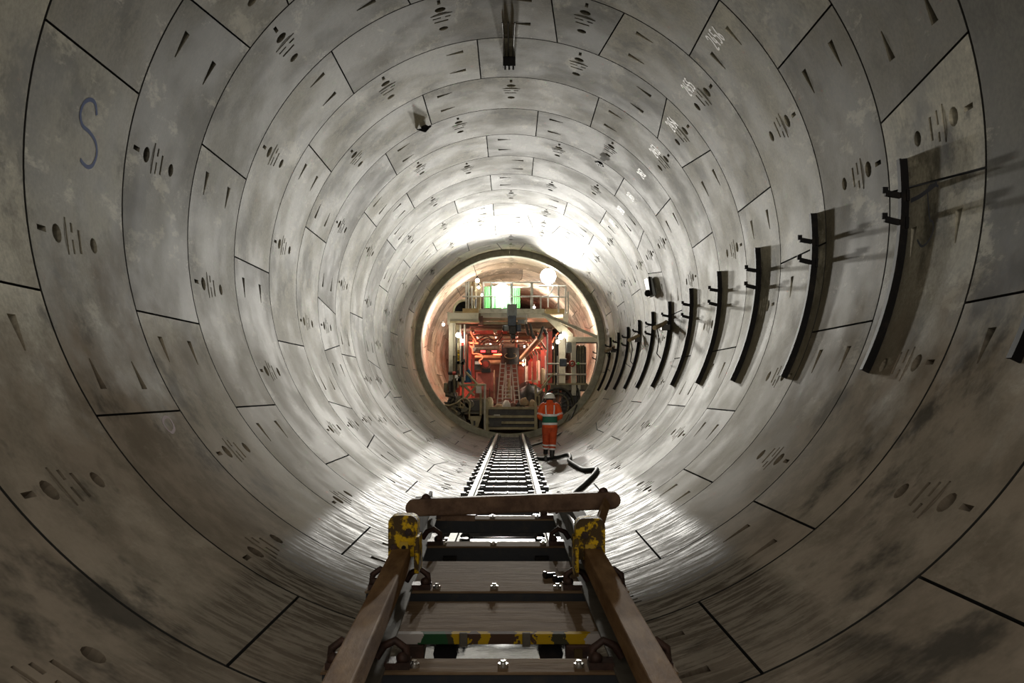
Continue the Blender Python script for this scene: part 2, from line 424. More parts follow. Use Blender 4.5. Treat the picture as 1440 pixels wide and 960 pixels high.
for n in range(-3, LAST):
    k = KEYS.get(n, (n * 9) % 22)
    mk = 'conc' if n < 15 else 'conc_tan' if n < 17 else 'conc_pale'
    ring = empty('wall_ring', (0, line_y(n), R), kind='structure')
    RINGS[n] = ring
    def seg(kind, slot):
        o = bpy.data.objects.new('key_segment' if kind == 'key' else 'segment', SEG[mk][kind]); COL.objects.link(o)
        o.parent = ring; o.rotation_euler = (0, radians(A0 + U * slot), 0)
    seg('key', k)
    for i, kind in enumerate(('after', 'start', 'start', 'start', 'end', 'end', 'before')): seg(kind, k + 1 + 3 * i)

def drum(name, r, y0, y1, m, n=96, **kw):
    mb = MB(); ra = [[(r * sin(2 * pi * i / n), y, R + r * cos(2 * pi * i / n)) for i in range(n)] for y in (y0, y1)]
    mb.loft(ra, True, False); o = mb.build(name, m, **kw); return o
drum('wall_grout', R + .36, line_y(-3), line_y(LAST), M['grout'], kind='structure')
# steel collar standing proud of the lining where the tunnel changes colour
col_root = empty('trim_collar', (0, line_y(17), R), kind='structure')
NC = 24
for i in range(NC):
    a0, a1 = 360 / NC * i + .05, 360 / NC * (i + 1) - .05
    rings_ = []
    for j in range(7):
        a = a0 + (a1 - a0) * j / 6; y0, y1_ = line_y(17) - .02, line_y(17) + .30
        rings_.append([wall(a, y0, -.02), wall(a, y0, .22), wall(a, y0 + .03, .24), wall(a, y1_, .24), wall(a, y1_, -.02)])
    MB().loft(rings_, False).build('collar_piece', M['collar'], col_root)
# far bulkhead closing the view
MB().add([(3.8 * sin(2 * pi * i / 48), line_y(LAST) - .3, R + 3.8 * cos(2 * pi * i / 48)) for i in range(48)], [tuple(range(48))]).build('wall_far', M['dark'], kind='structure')

# painted marks on segments (children of the ring they are on)
def ribbon(pts, w):
    mb = MB(); q = [Vector(wall_at(x, y)) for x, y in pts]; q = [Vector((radians(a) * R, y)) for a, y in q]
    vs = []
    for i, p in enumerate(q):
        d = (q[min(i + 1, len(q) - 1)] - q[max(i - 1, 0)]).normalized(); nrm = Vector((-d.y, d.x)) * w / 2
        for s in (-1, 1):
            r_ = p + nrm * s; vs.append(wall(math.degrees(r_.x / R), r_.y, .0013))
    mb.add(vs, [(2 * i, 2 * i + 1, 2 * i + 3, 2 * i + 2) for i in range(len(q) - 1)]); return mb
def spline(pts, n=6):
    out = []; pts = [Vector((*p, 0)) if len(p) == 2 else Vector(p) for p in pts]
    for i in range(len(pts) - 1):
        p0, p1, p2, p3 = pts[max(i - 1, 0)], pts[i], pts[i + 1], pts[min(i + 2, len(pts) - 1)]
        for j in range(n):
            t = j / n; out.append(.5 * ((2 * p1) + (p2 - p0) * t + (2 * p0 - 5 * p1 + 4 * p2 - p3) * t * t + (3 * p1 - p0 - 3 * p2 + p3) * t ** 3))
    return out + [pts[-1]]
def sp2(pts): return [(p.x, p.y) for p in spline(pts)]
ribbon(sp2([(136, 162), (134, 146), (127, 140), (118, 145), (113, 160), (116, 176), (126, 186), (134, 199), (136, 216), (131, 231), (124, 235), (117, 230), (113, 224)]), .035).build('painted_letter', M['bluepaint'], RINGS[1])
ribbon(sp2([(1320, 262), (1312, 260), (1305, 266), (1306, 290), (1308, 309), (1312, 312), (1312, 326), (1304, 341), (1296, 346), (1290, 337)]), .022).build('painted_digit', M['bluefaint'], RINGS[1])
ribbon(sp2([(1281, 282), (1295, 275), (1312, 262), (1318, 257)]), .04).build('painted_stroke', M['bluefaint'], RINGS[1])
ribbon(sp2([(232, 585), (229, 592), (233, 601), (241, 608), (245, 602), (241, 592), (235, 586), (230, 588)]), .03).build('painted_loop', M['redpaint'], RINGS[1])

DIG = {'2': [[(0, .8), (.2, 1), (.5, .95), (.55, .7), (.3, .35), (0, 0), (.6, .02)]], '4': [[(.35, 1), (0, .35), (.6, .35)], [(.45, .65), (.4, 0)]],
       '5': [[(.55, 1), (.08, .98), (.05, .58), (.4, .6), (.55, .3), (.35, .02), (0, .08)]], '6': [[(.5, 1), (.12, .6), (.03, .2), (.3, 0), (.52, .2), (.35, .45), (.06, .28)]],
       '3': [[(.02, .9), (.3, 1), (.5, .8), (.22, .54), (.52, .3), (.3, 0), (0, .1)]], '1': [[(.1, .8), (.3, 1), (.28, 0)]], '0': [[(.3, 1), (.02, .6), (.1, .1), (.35, 0), (.56, .4), (.5, .85), (.3, 1)]],
       '9': [[(.5, .75), (.25, .55), (.04, .75), (.25, 1), (.5, .85), (.45, .4), (.35, 0)]]}
def wall_text(txt, px, py, size, m, n):
    th, y = wall_at(px, py); vs, fs = [], []; size *= .82
    for k, ch in enumerate(txt):
        for st in DIG[ch]:
            q = [Vector((p.x, p.y)) for p in spline(st, 3)]
            q = [Vector(((p.x * .75 + k * .66 - 1.25) * size * .72, (p.y - .5) * size)) for p in q]; b0 = len(vs)
            for i, p in enumerate(q):
                d = (q[min(i + 1, len(q) - 1)] - q[max(i - 1, 0)]).normalized(); nn = Vector((-d.y, d.x)) * .014
                for sg in (-1, 1):
                    r_ = p + nn * sg; vs.append(wall(th - math.degrees(r_.y / R), y - r_.x, .0013))
            fs += [(b0 + 2 * i, b0 + 2 * i + 1, b0 + 2 * i + 3, b0 + 2 * i + 2) for i in range(len(q) - 1)]
    MB().add(vs, fs).build('ring_number', m, RINGS[n])
for t_, x, y, s_, n in (('2456', 1006, 53, .26, 3), ('2455', 968, 122, .24, 4), ('2454', 945, 174, .25, 5), ('2453', 921, 212, .25, 6), ('2452', 902, 244, .22, 7), ('2451', 887, 276, .24, 8), ('2450', 873, 295, .24, 9), ('2449', 861, 313, .24, 10)):
    wall_text(t_, x, y, s_, M['chalk'], n)

# ------------------------------------------------------------------ curved wall brackets on the right
ORD = ['first and nearest', 'second', 'third', 'fourth', 'fifth', 'sixth', 'seventh', 'eighth', 'ninth', 'tenth', 'eleventh', 'twelfth', 'thirteenth', 'fourteenth', 'fifteenth']
for i in range(14):
    y = 5.97 + 2.5 * i; t0, t1 = 84.0 + .33 * i, 115.4 + .33 * i
    if i == 12: y += .1
    c = wall(t0, y, 0)
    r_ = empty('wall_bracket', tuple(c), 'curved black steel bracket on right tunnel wall, %s from the camera' % ORD[i], 'bracket', 'curved brackets along the right wall')
    prof = [(.0, -.03), (.0, .03), (.09, .03), (.09, -.03)]
    def arc(d0, d1, w0, w1):
        rr = []
        for j in range(19):
            a = t0 + (t1 - t0) * j / 18
            rr.append([wall(a, y + w0, d0), wall(a, y + w1, d0), wall(a, y + w1, d1), wall(a, y + w0, d1)])
        return MB().loft(rr, False)
    arc(.0, .065, -.012, .012).build('web', M['black'], r_)
    arc(.065, .08, -.035, .035).build('flange', M['black'], r_)
    for pt_ in (89.3, 93.2):
        a = pt_ + .33 * i
        p0, p1 = wall(a, y, .07), wall(a - .4, y, .21)
        d = (p1 - p0).normalized()
        mb = MB(); mb.bar(p0, p1, .05, .035, (0, 1, 0)); mb.bar(p1, p1 + Vector((0, 0, .055)), .05, .02, (0, 1, 0))
        mb.build('peg', M['black'], r_)
        MB().bar(wall(a, y, .0), wall(a, y, .03), .10, .06, (0, 1, 0)).build('foot_plate', M['black'], r_)

# ------------------------------------------------------------------ narrow gauge track
def rail_z(y): return .522 - .00807 * (y - 12)
def rail_x(y): return -.03 + .0018 * (y - 12)
track = empty('rail_track', (0, 12, 0), 'narrow gauge track of pale worn rails running to the gantry', 'railway track')
RP = [(-.055, -.115), (.055, -.115), (.055, -.105), (.012, -.09), (.012, -.035), (.034, -.028), (.034, 0), (-.034, 0), (-.034, -.028), (-.012, -.035), (-.012, -.09), (-.055, -.105)]
for s in (-1, 1):
    rr = []
    for y in (2.2, 12, 20, 28, 33.6):
        xc, z = rail_x(y) + .45 * s, rail_z(y); rr.append([(xc + a, y, z + b) for a, b in RP])
    MB().loft(rr, False).build('rail', M['rail'], track)
SLW, SLH = .14, .09
sl = MB(); sl.box(-.66, .66, -SLW / 2, SLW / 2, -SLH, 0); sl_me = sl.mesh('sleeper', M['sleeper'])
cl = MB()
cl.box(-.05, .05, -.05, .05, 0, .022); cl.tube([(-.045, 0, .02), (-.03, 0, .065), (.015, 0, .07), (.04, 0, .03)], .014, 6)
cl_me = cl.mesh('rail_clip', M['clip'])
bo = MB(); bo.cyl((0, 0, 0), (0, 0, .018), .022, 6); bo.cyl((0, 0, .018), (0, 0, .03), .012, 6); bo_me = bo.mesh('bolt', M['bolt'])
def inst(name, me, loc, parent, rz=0, ry=0, sc=1):
    o = bpy.data.objects.new(name, me); COL.objects.link(o); o.location = loc; o.rotation_euler = (0, ry, rz); o.scale = (sc,) * 3
    if parent.type == 'EMPTY': setpar(o, parent)
    else: o.parent = parent; o.location = Vector(loc) - Vector(parent.location) + (Vector(parent.parent.location) if False else Vector())
    return o
y = 8.28; i = 0
while y < 33.5:
    xc, z = rail_x(y), rail_z(y) - .115
    so = inst('sleeper', sl_me, (xc, y, z), track)
    for s in (-1, 1):
        for q, rz in ((-.075, 0), (.075, pi)):
            c_ = bpy.data.objects.new('rail_clip', cl_me); COL.objects.link(c_); c_.parent = so; c_.location = (.45 * s + q * 1.15, 0, .0); c_.rotation_euler = (0, 0, rz)
        lm = MB(); fz = R - math.sqrt(R * R - (.55) ** 2); lm.box(.5 * s - .06, .5 * s + .06, -.05, .05, fz - .06 - z, -SLH)
        lo = lm.build('leg', M['sleeper']); lo.parent = so
    if i % 2 == 0 or y > 12:
        for q in (-.18, 0., .17):
            b_ = bpy.data.objects.new('bolt', bo_me); COL.objects.link(b_); b_.parent = so; b_.location = (q + random.uniform(-.03, .03), -.02, 0); b_.scale = (.6,) * 3
    y += .93; i += 1
pud = MB(); rr = []
for y in [2 + 1.0 * j for j in range(33)]:
    hw = .52 + .06 * sin(y * 2.1); rr.append([(-hw, y, .048), (hw, y, .048)])
pud.add([p for r_ in rr for p in r_], [(2 * j, 2 * j + 1, 2 * j + 3, 2 * j + 2) for j in range(len(rr) - 1)])
pud.build('puddle', M['water'], label='shallow black water lying in the invert under the track', cat='water', kind='stuff')

# ------------------------------------------------------------------ overlaid ramp frame in the foreground
def fz(y): return .686 + .0289 * y
def fx(y): return .005 - .0214 * (y - 3.5)
frame = empty('ramp_frame', (0, 4.5, fz(4.5)), 'rusty brown steel track ramp with cross beams in the foreground', 'track ramp')
def fr(x, y, z): return Vector((fx(y) + x, y, fz(y) + z))
def fbox(mb, x0, x1, y0, y1, z0, z1):
    return mb.hexa([fr(x0, y0, z0), fr(x1, y0, z0), fr(x1, y1, z0), fr(x0, y1, z0), fr(x0, y0, z1), fr(x1, y0, z1), fr(x1, y1, z1), fr(x0, y1, z1)])
for s in (-1, 1):
    mb = MB()     # grey inner rail: foot flange, web, head
    q = sorted([.445 * s, .60 * s]); fbox(mb, q[0], q[1], 1.2, 7.7, 0, .016)
    q = sorted([.505 * s, .53 * s]); fbox(mb, q[0], q[1], 1.2, 7.7, .016, .16)
    q = sorted([.47 * s, .545 * s]); fbox(mb, q[0], q[1], 5.08, 6.5, .13, .285)
    mb.build('guide_rail', M['rustgrey'], frame, bevel=.004)
    mb = MB(); q = sorted([.452 * s, .548 * s]); fbox(mb, q[0], q[1], 1.0, 5.02, .13, .235)
    mb.build('side_beam', M['rust'], frame, bevel=.008)
for j, y in enumerate((7.27, 6.2, 4.98, 3.68, 2.5)):
    mb = MB(); fbox(mb, -.69, .69, y, y + .16, -.105, -.008); sb = mb.build('cross_beam', M['navy'], frame, bevel=.004)
    mb = MB(); fbox(mb, -.695, .695, y - .008, y + .165, -.010, .002); tp = mb.build('top_plate', M['plate'], frame, bevel=.003)
    for x in (-.33, 0, .33):
        if j == 0 and x < 0: continue
        b_ = inst('bolt', bo_me, fr(x + random.uniform(-.02, .02), y + .05, .002), frame, sc=.95)
    for s in (-1, 1):   # rail clamps: hook through an ear plate, inside and outside
        for side, xx in (('in', .40), ('out', .63)):
            c = fr(xx * s, y + .06, .0)
            mb = MB(); mb.box(c.x - .05, c.x + .05, c.y - .045, c.y + .05, c.z, c.z + .028)
            sg = s if side == 'in' else -s
            mb.tube([c + Vector((sg * (-.035 + .0), 0, .02)), c + Vector((sg * -.03, 0, .075)), c + Vector((sg * .01, 0, .105)), c + Vector((sg * .055, 0, .085)), c + Vector((sg * .085, 0, .04))], .017, 8)
            mb.sphere(c + Vector((sg * -.02, -.02, .04)), .026, 8, 5)
            mb.build('hook_clamp', M['rustdark'], frame)
        if j in (1, 2):
            mb = MB(); fbox(mb, .30 * s - .045, .30 * s + .045, y - .035, y, -.12, -.06); mb.build('lug', M['black'], frame, bevel=.004)
for (ya, yb, nm) in ((5.20, 5.84, 'deck_plate'), (4.27, 4.86, 'deck_plate')):
    w = (yb - ya) / 2
    for h in (0, 1):
        mb = MB(); fbox(mb, -.50, .50, ya + w * h, ya + w * (h + 1) - .006, -.045 - .006 * h, -.014 - .006 * h); mb.build(nm, M['plate'], frame, bevel=.004)
mb = MB(); fbox(mb, -.46, .46, 4.215, 4.262, -.052, -.006); mb.build('painted_bar', M['banded'], frame, bevel=.003, label='cross bar with patches of yellow, white and green paint')
for x in (-.155, .125):
    mb = MB(); fbox(mb, x - .018, x + .018, 4.205, 4.23, -.062, -.0); mb.build('strap', M['rustgrey'], frame, bevel=.004)
mb = MB(); fbox(mb, -.42, -.33, 4.2, 4.26, -.15, -.052); mb.build('bracket', M['rustdark'], frame, bevel=.004)
mb = MB(); fbox(mb, .30, .41, 4.2, 4.26, -.16, -.052); mb.build('bracket', M['rustdark'], frame, bevel=.004)
mb = MB(); fbox(mb, .335, .372, 4.185, 4.2, -.13, -.066); mb.build('bracket_plate', M['yellow'], frame, label='small yellow painted plate under the striped bar')
for x in (-.24, .24):
    c = fr(x, 4.3, -.12); MB().cyl(c, c + Vector((0, .12, 0)), .055, 14).build('roller', M['black'], frame)
# bolts dropped on the plates
for (x, y) in ((.28, 5.35), (.33, 5.25)):
    c = fr(x, y, .0); MB().cyl(c, c + Vector((.05, .02, .0)), .016, 6).cyl(c, c + Vector((-.012, -.005, 0)), .026, 6).build('loose_bolt', M['clip'], label='loose hex bolt lying on ramp plate, %s of two' % ('left' if x < .3 else 'right'), cat='bolt', group='loose bolts on the ramp plate')
# end shoes with chipped yellow paint
for s, xp, yp in ((-1, 567, 724), (1, 830, 728)):
    c = P(xp, yp, 4.95); w, h, d = .077, .215, .13
    poly = []
    for ang_ in range(0, 181, 15):
        a = radians(ang_); ex = .045
        px = (w - ex) * (1 if ang_ < 90 else -1 if ang_ > 90 else 0) + ex * cos(a); poly.append(Vector((c.x + px, 4.93, c.z - ex + ex * sin(a))))
    poly += [Vector((c.x - w, 4.93, c.z - h)), Vector((c.x + w, 4.93, c.z - h))]
    sh = MB().prism(poly, (0, d, 0)).build('end_shoe', M['yellow'], frame, bevel=.006, label='chipped yellow end shoe bolted to the ' + ('left' if s < 0 else 'right') + ' side beam')
    xi = c.x - s * w
    mb = MB().box(xi - .012, xi + .012, 4.86, 5.06, c.z - .29, c.z - .10); mb.build('cheek_plate', M['yellow'], frame, bevel=.004)
    for q, e in ((.03, -.085), (-.045, -.165)):
        p = Vector((c.x + q * -s, 4.93, c.z + e)); MB().cyl(p, p + Vector((0, -.02, 0)), .02, 6).cyl(p + Vector((0, -.018, 0)), p + Vector((0, -.028, 0)), .011, 6).build('shoe_bolt', M['rustdark'], frame)
    p = Vector((c.x - .006 * s, 4.927, c.z - .165)); MB().box(p.x - .022, p.x + .022, 4.922, 4.935, p.z - .03, p.z + .03).build('locking_plate', mat('fresh_yellow_%d' % (s + 1), (.46, .30, .012), .5), frame)
    MB().cyl(Vector((p.x, 4.924, p.z)), Vector((p.x, 4.914, p.z)), .012, 8).build('pin', M['black'], frame)
# the cross bar lying over the end of the ramp
YB = 5.7
a, b = P(583, 713, YB), P(860, 703, YB)
bar_r = empty('drawbar', tuple((a + b) / 2), 'rusty red-brown bar with rounded ends lying across the ramp end', 'bar')
d = (b - a).normalized(); pts = []
up = Vector((0, 0, 1)); nor = d.cross(up)
poly = []
r_ = .052
for k in range(9): t = radians(90 + 180 * k / 8); poly.append(a + d * (r_ * cos(t)) + up * (r_ * sin(t)))
for k in range(9): t = radians(-90 + 180 * k / 8); poly.append(b + d * (r_ * cos(t)) + up * (r_ * sin(t)))
MB().prism([p - nor * .045 for p in poly], nor * .09).build('bar', M['bar'], bar_r, bevel=.012)
for p in (a + d * .07, b - d * .05):
    MB().sphere(p + Vector((0, 0, .05)), .03, 10, 6).cyl(p + Vector((0, 0, .0)), p + Vector((0, 0, .055)), .035, 10).build('end_pin', M['rustdark'], bar_r)
p0, p1 = P(647, 725, YB + .02), P(815, 718, YB + .02)
MB().bar(P(620, 727, YB), P(668, 728, YB), .03, .035).build('splice_bar', M['bar'], bar_r)
MB().bar(P(770, 717, YB - .02), P(815, 715, YB - .02), .03, .03).build('splice_bar', M['bar'], bar_r)
MB().bar(P(843, 736, 5.12), P(853, 706, 5.62), .055, .02, (0, -1, 0)).build('stub', M['rust'], bar_r)
# ------------------------------------------------------------------ hose on the invert
def floor_pts(px, dr): return [wall(*wall_at(x, y), dr) for x, y in px]
hp = floor_pts([(752, 645), (765, 647), (785, 645), (800, 641), (803, 646), (801, 650), (806, 654), (814, 659), (824, 663), (836, 662.5), (841, 663), (836, 671), (822, 685), (808, 697), (800, 708)], .045)
hp = [Vector(p) for p in spline([tuple(p) for p in hp], 5)]
MB().tube(hp, .042, 10).build('hose', M['hosecloth'], label='black hose kinked across the floor behind the worker', cat='hose')
hp = [P(797, 716, 6.6), P(803, 726, 6.1), P(809, 738, 5.6), P(812, 750, 5.2)]
MB().tube(spline([tuple(p) for p in hp], 4), .018, 8).build('cable', M['rubber'], label='short black cable hanging beside the right yellow shoe', cat='cable')
hp = floor_pts([(744, 630), (757, 626), (772, 621), (786, 613)], .05)
hp += [P(797, 602, 34.5), P(803, 588, 35.2), P(810, 572, 35.8), P(814, 558, 36.2), P(812, 544, 36.4), P(808, 535, 36.5)]
MB().tube(spline([tuple(p) for p in hp], 5), .035, 8).build('feed_cable', M['rubber'], label='black cable looping from the gantry platform down to the rails', cat='cable')
# ------------------------------------------------------------------ small fittings on the lining
c = wall(.3, line_y(5) + .86, 0)
jb = empty('ceiling_box', tuple(c), 'black box with cable glands hanging from the tunnel crown', 'box')
MB().box(c.x - .10, c.x + .10, c.y - .06, c.y + .08, c.z - .15, c.z).build('housing', M['black'], jb, bevel=.01)
for q in (-.065, 0, .065):
    MB().cyl(Vector((c.x + q, c.y, c.z - .20)), Vector((c.x + q, c.y, c.z - .14)), .014, 8).build('gland', M['black'], jb)
for q in (-.07, -.01, .06):
    pts = [wall(.3 + math.degrees((q * (1 + .1 * j)) / R), c.y - .1 - .35 * j, .02) for j in range(5)]
    MB().tube(pts, .010, 6).build('lead', M['rubber'], jb)
c = wall(*wall_at(597, 177), .02)
rb = empty('ceiling_rag', tuple(c), 'ragged black lump stuck to left crown joint', 'fitting')
MB().sphere(c + Vector((0, 0, -.01)), .085, 7, 5, .5).build('lump', M['black'], rb)
for q in ((-.15, -.04, -.06), (.12, .03, .03), (-.09, -.06, .06), (.02, 0, -.10)):
    MB().tube([c + Vector((0, 0, -.06)), c + Vector(q)], [.045, .008], 6).build('tatter', M['black'], rb)
c = wall(*wall_at(845, 227), .02); n_ = (Vector((0, c.y, R)) - c).normalized()
rb = empty('lifting_plate', tuple(c), 'black clover shaped plate with holes on upper right lining', 'fitting')
mb = MB(); mb.cyl(c, c + n_ * .05, .06, 10); mb.build('hub', M['black'], rb)
t1 = Vector((0, 1, 0)); t2 = n_.cross(t1)
for k in range(5):
    a = 2 * pi * k / 5; q = c + n_ * .04 + (t1 * cos(a) + t2 * sin(a)) * .075
    MB().tube([q + (t1 * cos(b_) + t2 * sin(b_)) * .03 for b_ in [2 * pi * j / 8 for j in range(8)]], .013, 6, closed=True).build('eye', M['black'], rb)
th, yy = wall_at(919, 403); c = wall(th, yy, .06)
rb = empty('wall_cabinet', tuple(c), 'flat grey box with a black fitting on right wall above brackets', 'box')
MB().prism([wall(th - 3.6, yy - .25, .02), wall(th - 3.6, yy + .25, .02), wall(th + 3.6, yy + .25, .02), wall(th + 3.6, yy - .25, .02)], (wall(th, yy, .14) - wall(th, yy, .02))).build('panel', M['grey'], rb, bevel=.01)
MB().bar(wall(th + 3.4, yy - .3, .14), wall(th - 3.8, yy - .3, .1), .06, .10, (0, 1, 0)).build('edge_channel', M['black'], rb)
MB().sphere(wall(th + 2.2, yy - .1, .18), .09, 8, 5).build('socket', M['black'], rb)
for k, (x, y, w_) in enumerate(((937, 462, 1), (898, 479, .9), (863, 494, .9))):
    th, yy = wall_at(x, y); c = wall(th, yy * .965, .18)
    rb = empty('bracket_lamp', tuple(c), 'tan tubular fitting clamped on wall bracket, %s of three' % ('nearest', 'middle', 'farthest')[k], 'fitting', 'tan fittings on the brackets')
    MB().tube([c + Vector((-.28, -.5, -.08)) * w_, c + Vector((0, 0, .04)), c + Vector((.1, .3, .1)) * w_], .05, 8).build('tube', M['tan'], rb)
    MB().box(c.x - .06, c.x + .12, c.y - .1, c.y + .08, c.z - .1, c.z + .02).build('clamp', M['dark'], rb)
    MB().tube([c + Vector((-.2, -.3, -.06)), c + Vector((-.14, -.25, -.3)), c + Vector((-.2, -.3, -.62)), c + Vector((-.1, -.2, -.72))], .012, 6).build('tail_wire', M['rubber'], rb)
# ------------------------------------------------------------------ backup gantry at the far end
YF = 36.6
gan = empty('backup_gantry', (0, YF, 0), 'cream steel portal gantry with railed top deck filling far tunnel', 'gantry')
def gb(name, x0, y0, x1, y1, Y, dep, m, parent=None, bevel=0, **kw):
    return MB().box(*pbox(x0, y0, x1, y1, Y, dep)).build(name, M[m], parent or gan, bevel=bevel, **kw)
def gt(name, pts, r, m, parent=None, n=8, **kw):
    return MB().tube([P(*p) for p in pts], r, n).build(name, M[m], parent or gan, **kw)
def gbar(name, a, b, w, h, m, parent=None, up=(0, 1, 0), **kw):
    return MB().bar(P(*a), P(*b), w, h, up).build(name, M[m], parent or gan, **kw)
def hcol(name, x0, x1, y0, y1, Y, m, parent=None):   # H column: two flanges and a web
    a, b = P(x0, y0, Y), P(x1, y1, Y); mb = MB(); t = .03
    mb.box(a.x, a.x + t, Y, Y + .3, b.z, a.z); mb.box(b.x - t, b.x, Y, Y + .3, b.z, a.z); mb.box(a.x, b.x, Y + .12, Y + .15, b.z, a.z)
    return mb.build(name, M[m], parent or gan)
# portal front
hcol('column', 631, 640, 441, 560, YF, 'cream'); gb('column', 641, 456, 646, 540, YF + .3, .2, 'creamdirty')
gb('column', 803.5, 481, 810, 554, YF - .2, .3, 'cream'); hcol('column', 786, 795, 470, 542, YF + .5, 'cream')
gb('cross_girder', 629.5, 439.5, 673, 452, YF - .05, .5, 'cream', bevel=.01); gb('girder_flange', 629, 451, 674, 453.5, YF - .1, .6, 'creamdirty')
gb('girder_end_plate', 629, 438.5, 632.5, 456, YF - .12, .6, 'cream')
gb('deck_edge', 673, 434, 765, 440, YF, .2, 'cream'); gb('deck_girder', 673, 440, 770, 446.5, YF + .15, .3, 'cream')
gb('deck_girder', 676, 447.5, 742, 450.5, YF + .7, .2, 'creamdirty'); gb('deck_girder', 676, 452, 742, 456, YF + 1.1, .2, 'creamdirty')
gb('top_deck', 640, 437.5, 800, 439, YF + .3, 10, 'creamdirty')
gb('girder_stub', 672.5, 444, 679, 457, YF + .1, .5, 'redbrown')
# right hand side: gusset plate, arm and stay
MB().prism([P(x, y, YF) for x, y in ((762, 442), (772, 441), (798, 462), (806, 470), (805, 476), (797, 477), (790, 470))], (0, .06, 0)).build('gusset', M['cream'], gan)
gb('support_plate', 792, 440, 799, 461, YF + .1, .2, 'cream')
gbar('stay_tube', (762, 440.5, YF - .25), (845, 476, YF - .25), .11, .11, 'cream')
gb('side_arm', 797, 473.5, 845, 481, YF - .1, .25, 'cream', bevel=.02); gb('arm_shade_strip', 797, 480.5, 840, 482.5, YF + .0, .2, 'dark')  # dark strip below the arm stands in for its shade
gb('arm_end_plate', 841, 472, 847, 482, YF - .3, .3, 'cream', bevel=.02)
gbar('arm_drop', (839.5, 482, YF + .1), (839.5, 500, YF + .1), .05, .05, 'dark')
# railings on the deck: each post and each rail its own part
for x, y0, y1 in ((655.5, 396, 434), (659, 396, 434), (663.5, 402, 434), (680, 396, 435), (691, 396.5, 435), (719.5, 397, 436), (748, 397, 435), (760.5, 416.5, 435), (785.5, 401, 439), (795.5, 402, 441), (799, 410, 441)):
    w = .10 if x in (719.5, 748) else .06
    a, b = P(x, y0, YF), P(x, y1, YF); MB().box(a.x - w / 2, a.x + w / 2, YF, YF + w, b.z, a.z).build('rail_post', M['white'], gan)
for x0, x1, y, dy in ((680, 760, 396.8, 0), (691, 748, 403.5, .3), (660, 760, 416.8, 0), (650, 672, 416.8, .1), (762, 796, 417.6, 0), (757, 796, 402, .2), (650, 668, 402, .6)):
    gt('hand_rail', [(x0, y, YF + dy), (x1, y, YF + dy)], .028, 'white')
gt('curved_rail', [(762, 417, YF), (770, 416, YF), (775, 411, YF), (778.5, 402, YF)], .02, 'white')
# receding frame: roof beams, side columns, floor
for j in range(9):
    Y = 38.0 + j * 2.1; z = 4.62 - .02 * j
    MB().box(-2.2, 1.75, Y, Y + .22, z - .26, z).build('roof_beam', M['brownroof'], gan)
for s, x in ((-1, -2.1), (1, 1.62)):
    for j, Y in enumerate((38.2, 41.5, 45, 49, 53.5)):
        xx = x - s * .11 * j if s > 0 else x
        MB().box(xx - .09, xx + .09, Y, Y + .2, 1.0, 4.4).build('side_column', M['red'], gan)
    MB().box(x - .08, x + .08, 38, 56, 4.25, 4.4).build('side_girder', M['redbrown'], gan)
    MB().box(x - .05, x + .05, 38, 56, 2.5, 2.6).build('side_rail', M['redbrown'], gan)
gb('red_banner_beam', 667, 464.5, 713, 469, 39.5, .15, 'red')
MB().box(-2.2, 2.0, 37.4, 57, .98, 1.08).build('floor_deck', M['dark'], gan)
MB().box(-2.3, 1.9, 57, 57.2, .5, 4.8).build('rear_screen', M['redbrown'], gan)
# step frame in front of the deck
for y, m_ in ((573.5, 'creamdirty'), (585.5, 'creamdirty'), (594, 'creamdirty'), (602, 'creamdirty')):
    gb('step_bar', 686 if y < 600 else 683, y - 1.6, 755, y + 1.8, 36.0, .25, m_)
gb('step_post', 751.5, 566, 755, 605, 35.9, .15, 'creamdirty'); gb('step_post', 683, 560, 686, 606, 35.9, .15, 'creamdirty'); gb('step_back', 686, 574, 752, 604, 36.4, .1, 'dark')
gb('step_box', 688, 590.5, 705, 599.5, 35.85, .2, 'dark'); gb('step_label', 694.5, 582.5, 703, 584.6, 35.95, .05, 'white')
# left walkway railing with cross braces
for pts in (((682, 540), (682, 607)), ((646, 541), (683, 541)), ((655, 523), (672, 541)), ((652, 541), (667, 556)), ((671, 541), (655, 560)), ((651, 530), (651, 560)), ((676, 548), (676, 584)), ((685, 565), (687, 620))):
    gt('walkway_rail', [(*pts[0], 36.1), (*pts[1], 36.1)], .045, 'creamdirty' if pts[0][0] != 682 else 'white')
gb('walkway_sign', 669.5, 542.5, 677, 552.5, 36.0, .05, 'white')
# left underframe and wheel feet
gb('underframe', 640, 560, 683, 582, 37.0, 1.2, 'olive'); gb('underframe_face', 657, 562, 678, 578, 36.7, .25, 'dark', bevel=.02)
MB().prism([P(x, y, 36.5) for x, y in ((660, 585), (677, 585), (672.5, 600), (663.5, 600))], (0, .3, 0)).build('wheel_foot', M['creamdirty'], gan)
gb('foot_slot', 665.8, 591.5, 668.5, 598, 36.44, .05, 'dark')
MB().prism([P(x, y, 37.0) for x, y in ((624, 565), (646, 565), (655, 592), (648, 598), (636, 586))], (0, .8, 0)).build('underframe_wing', M['olive'], gan)
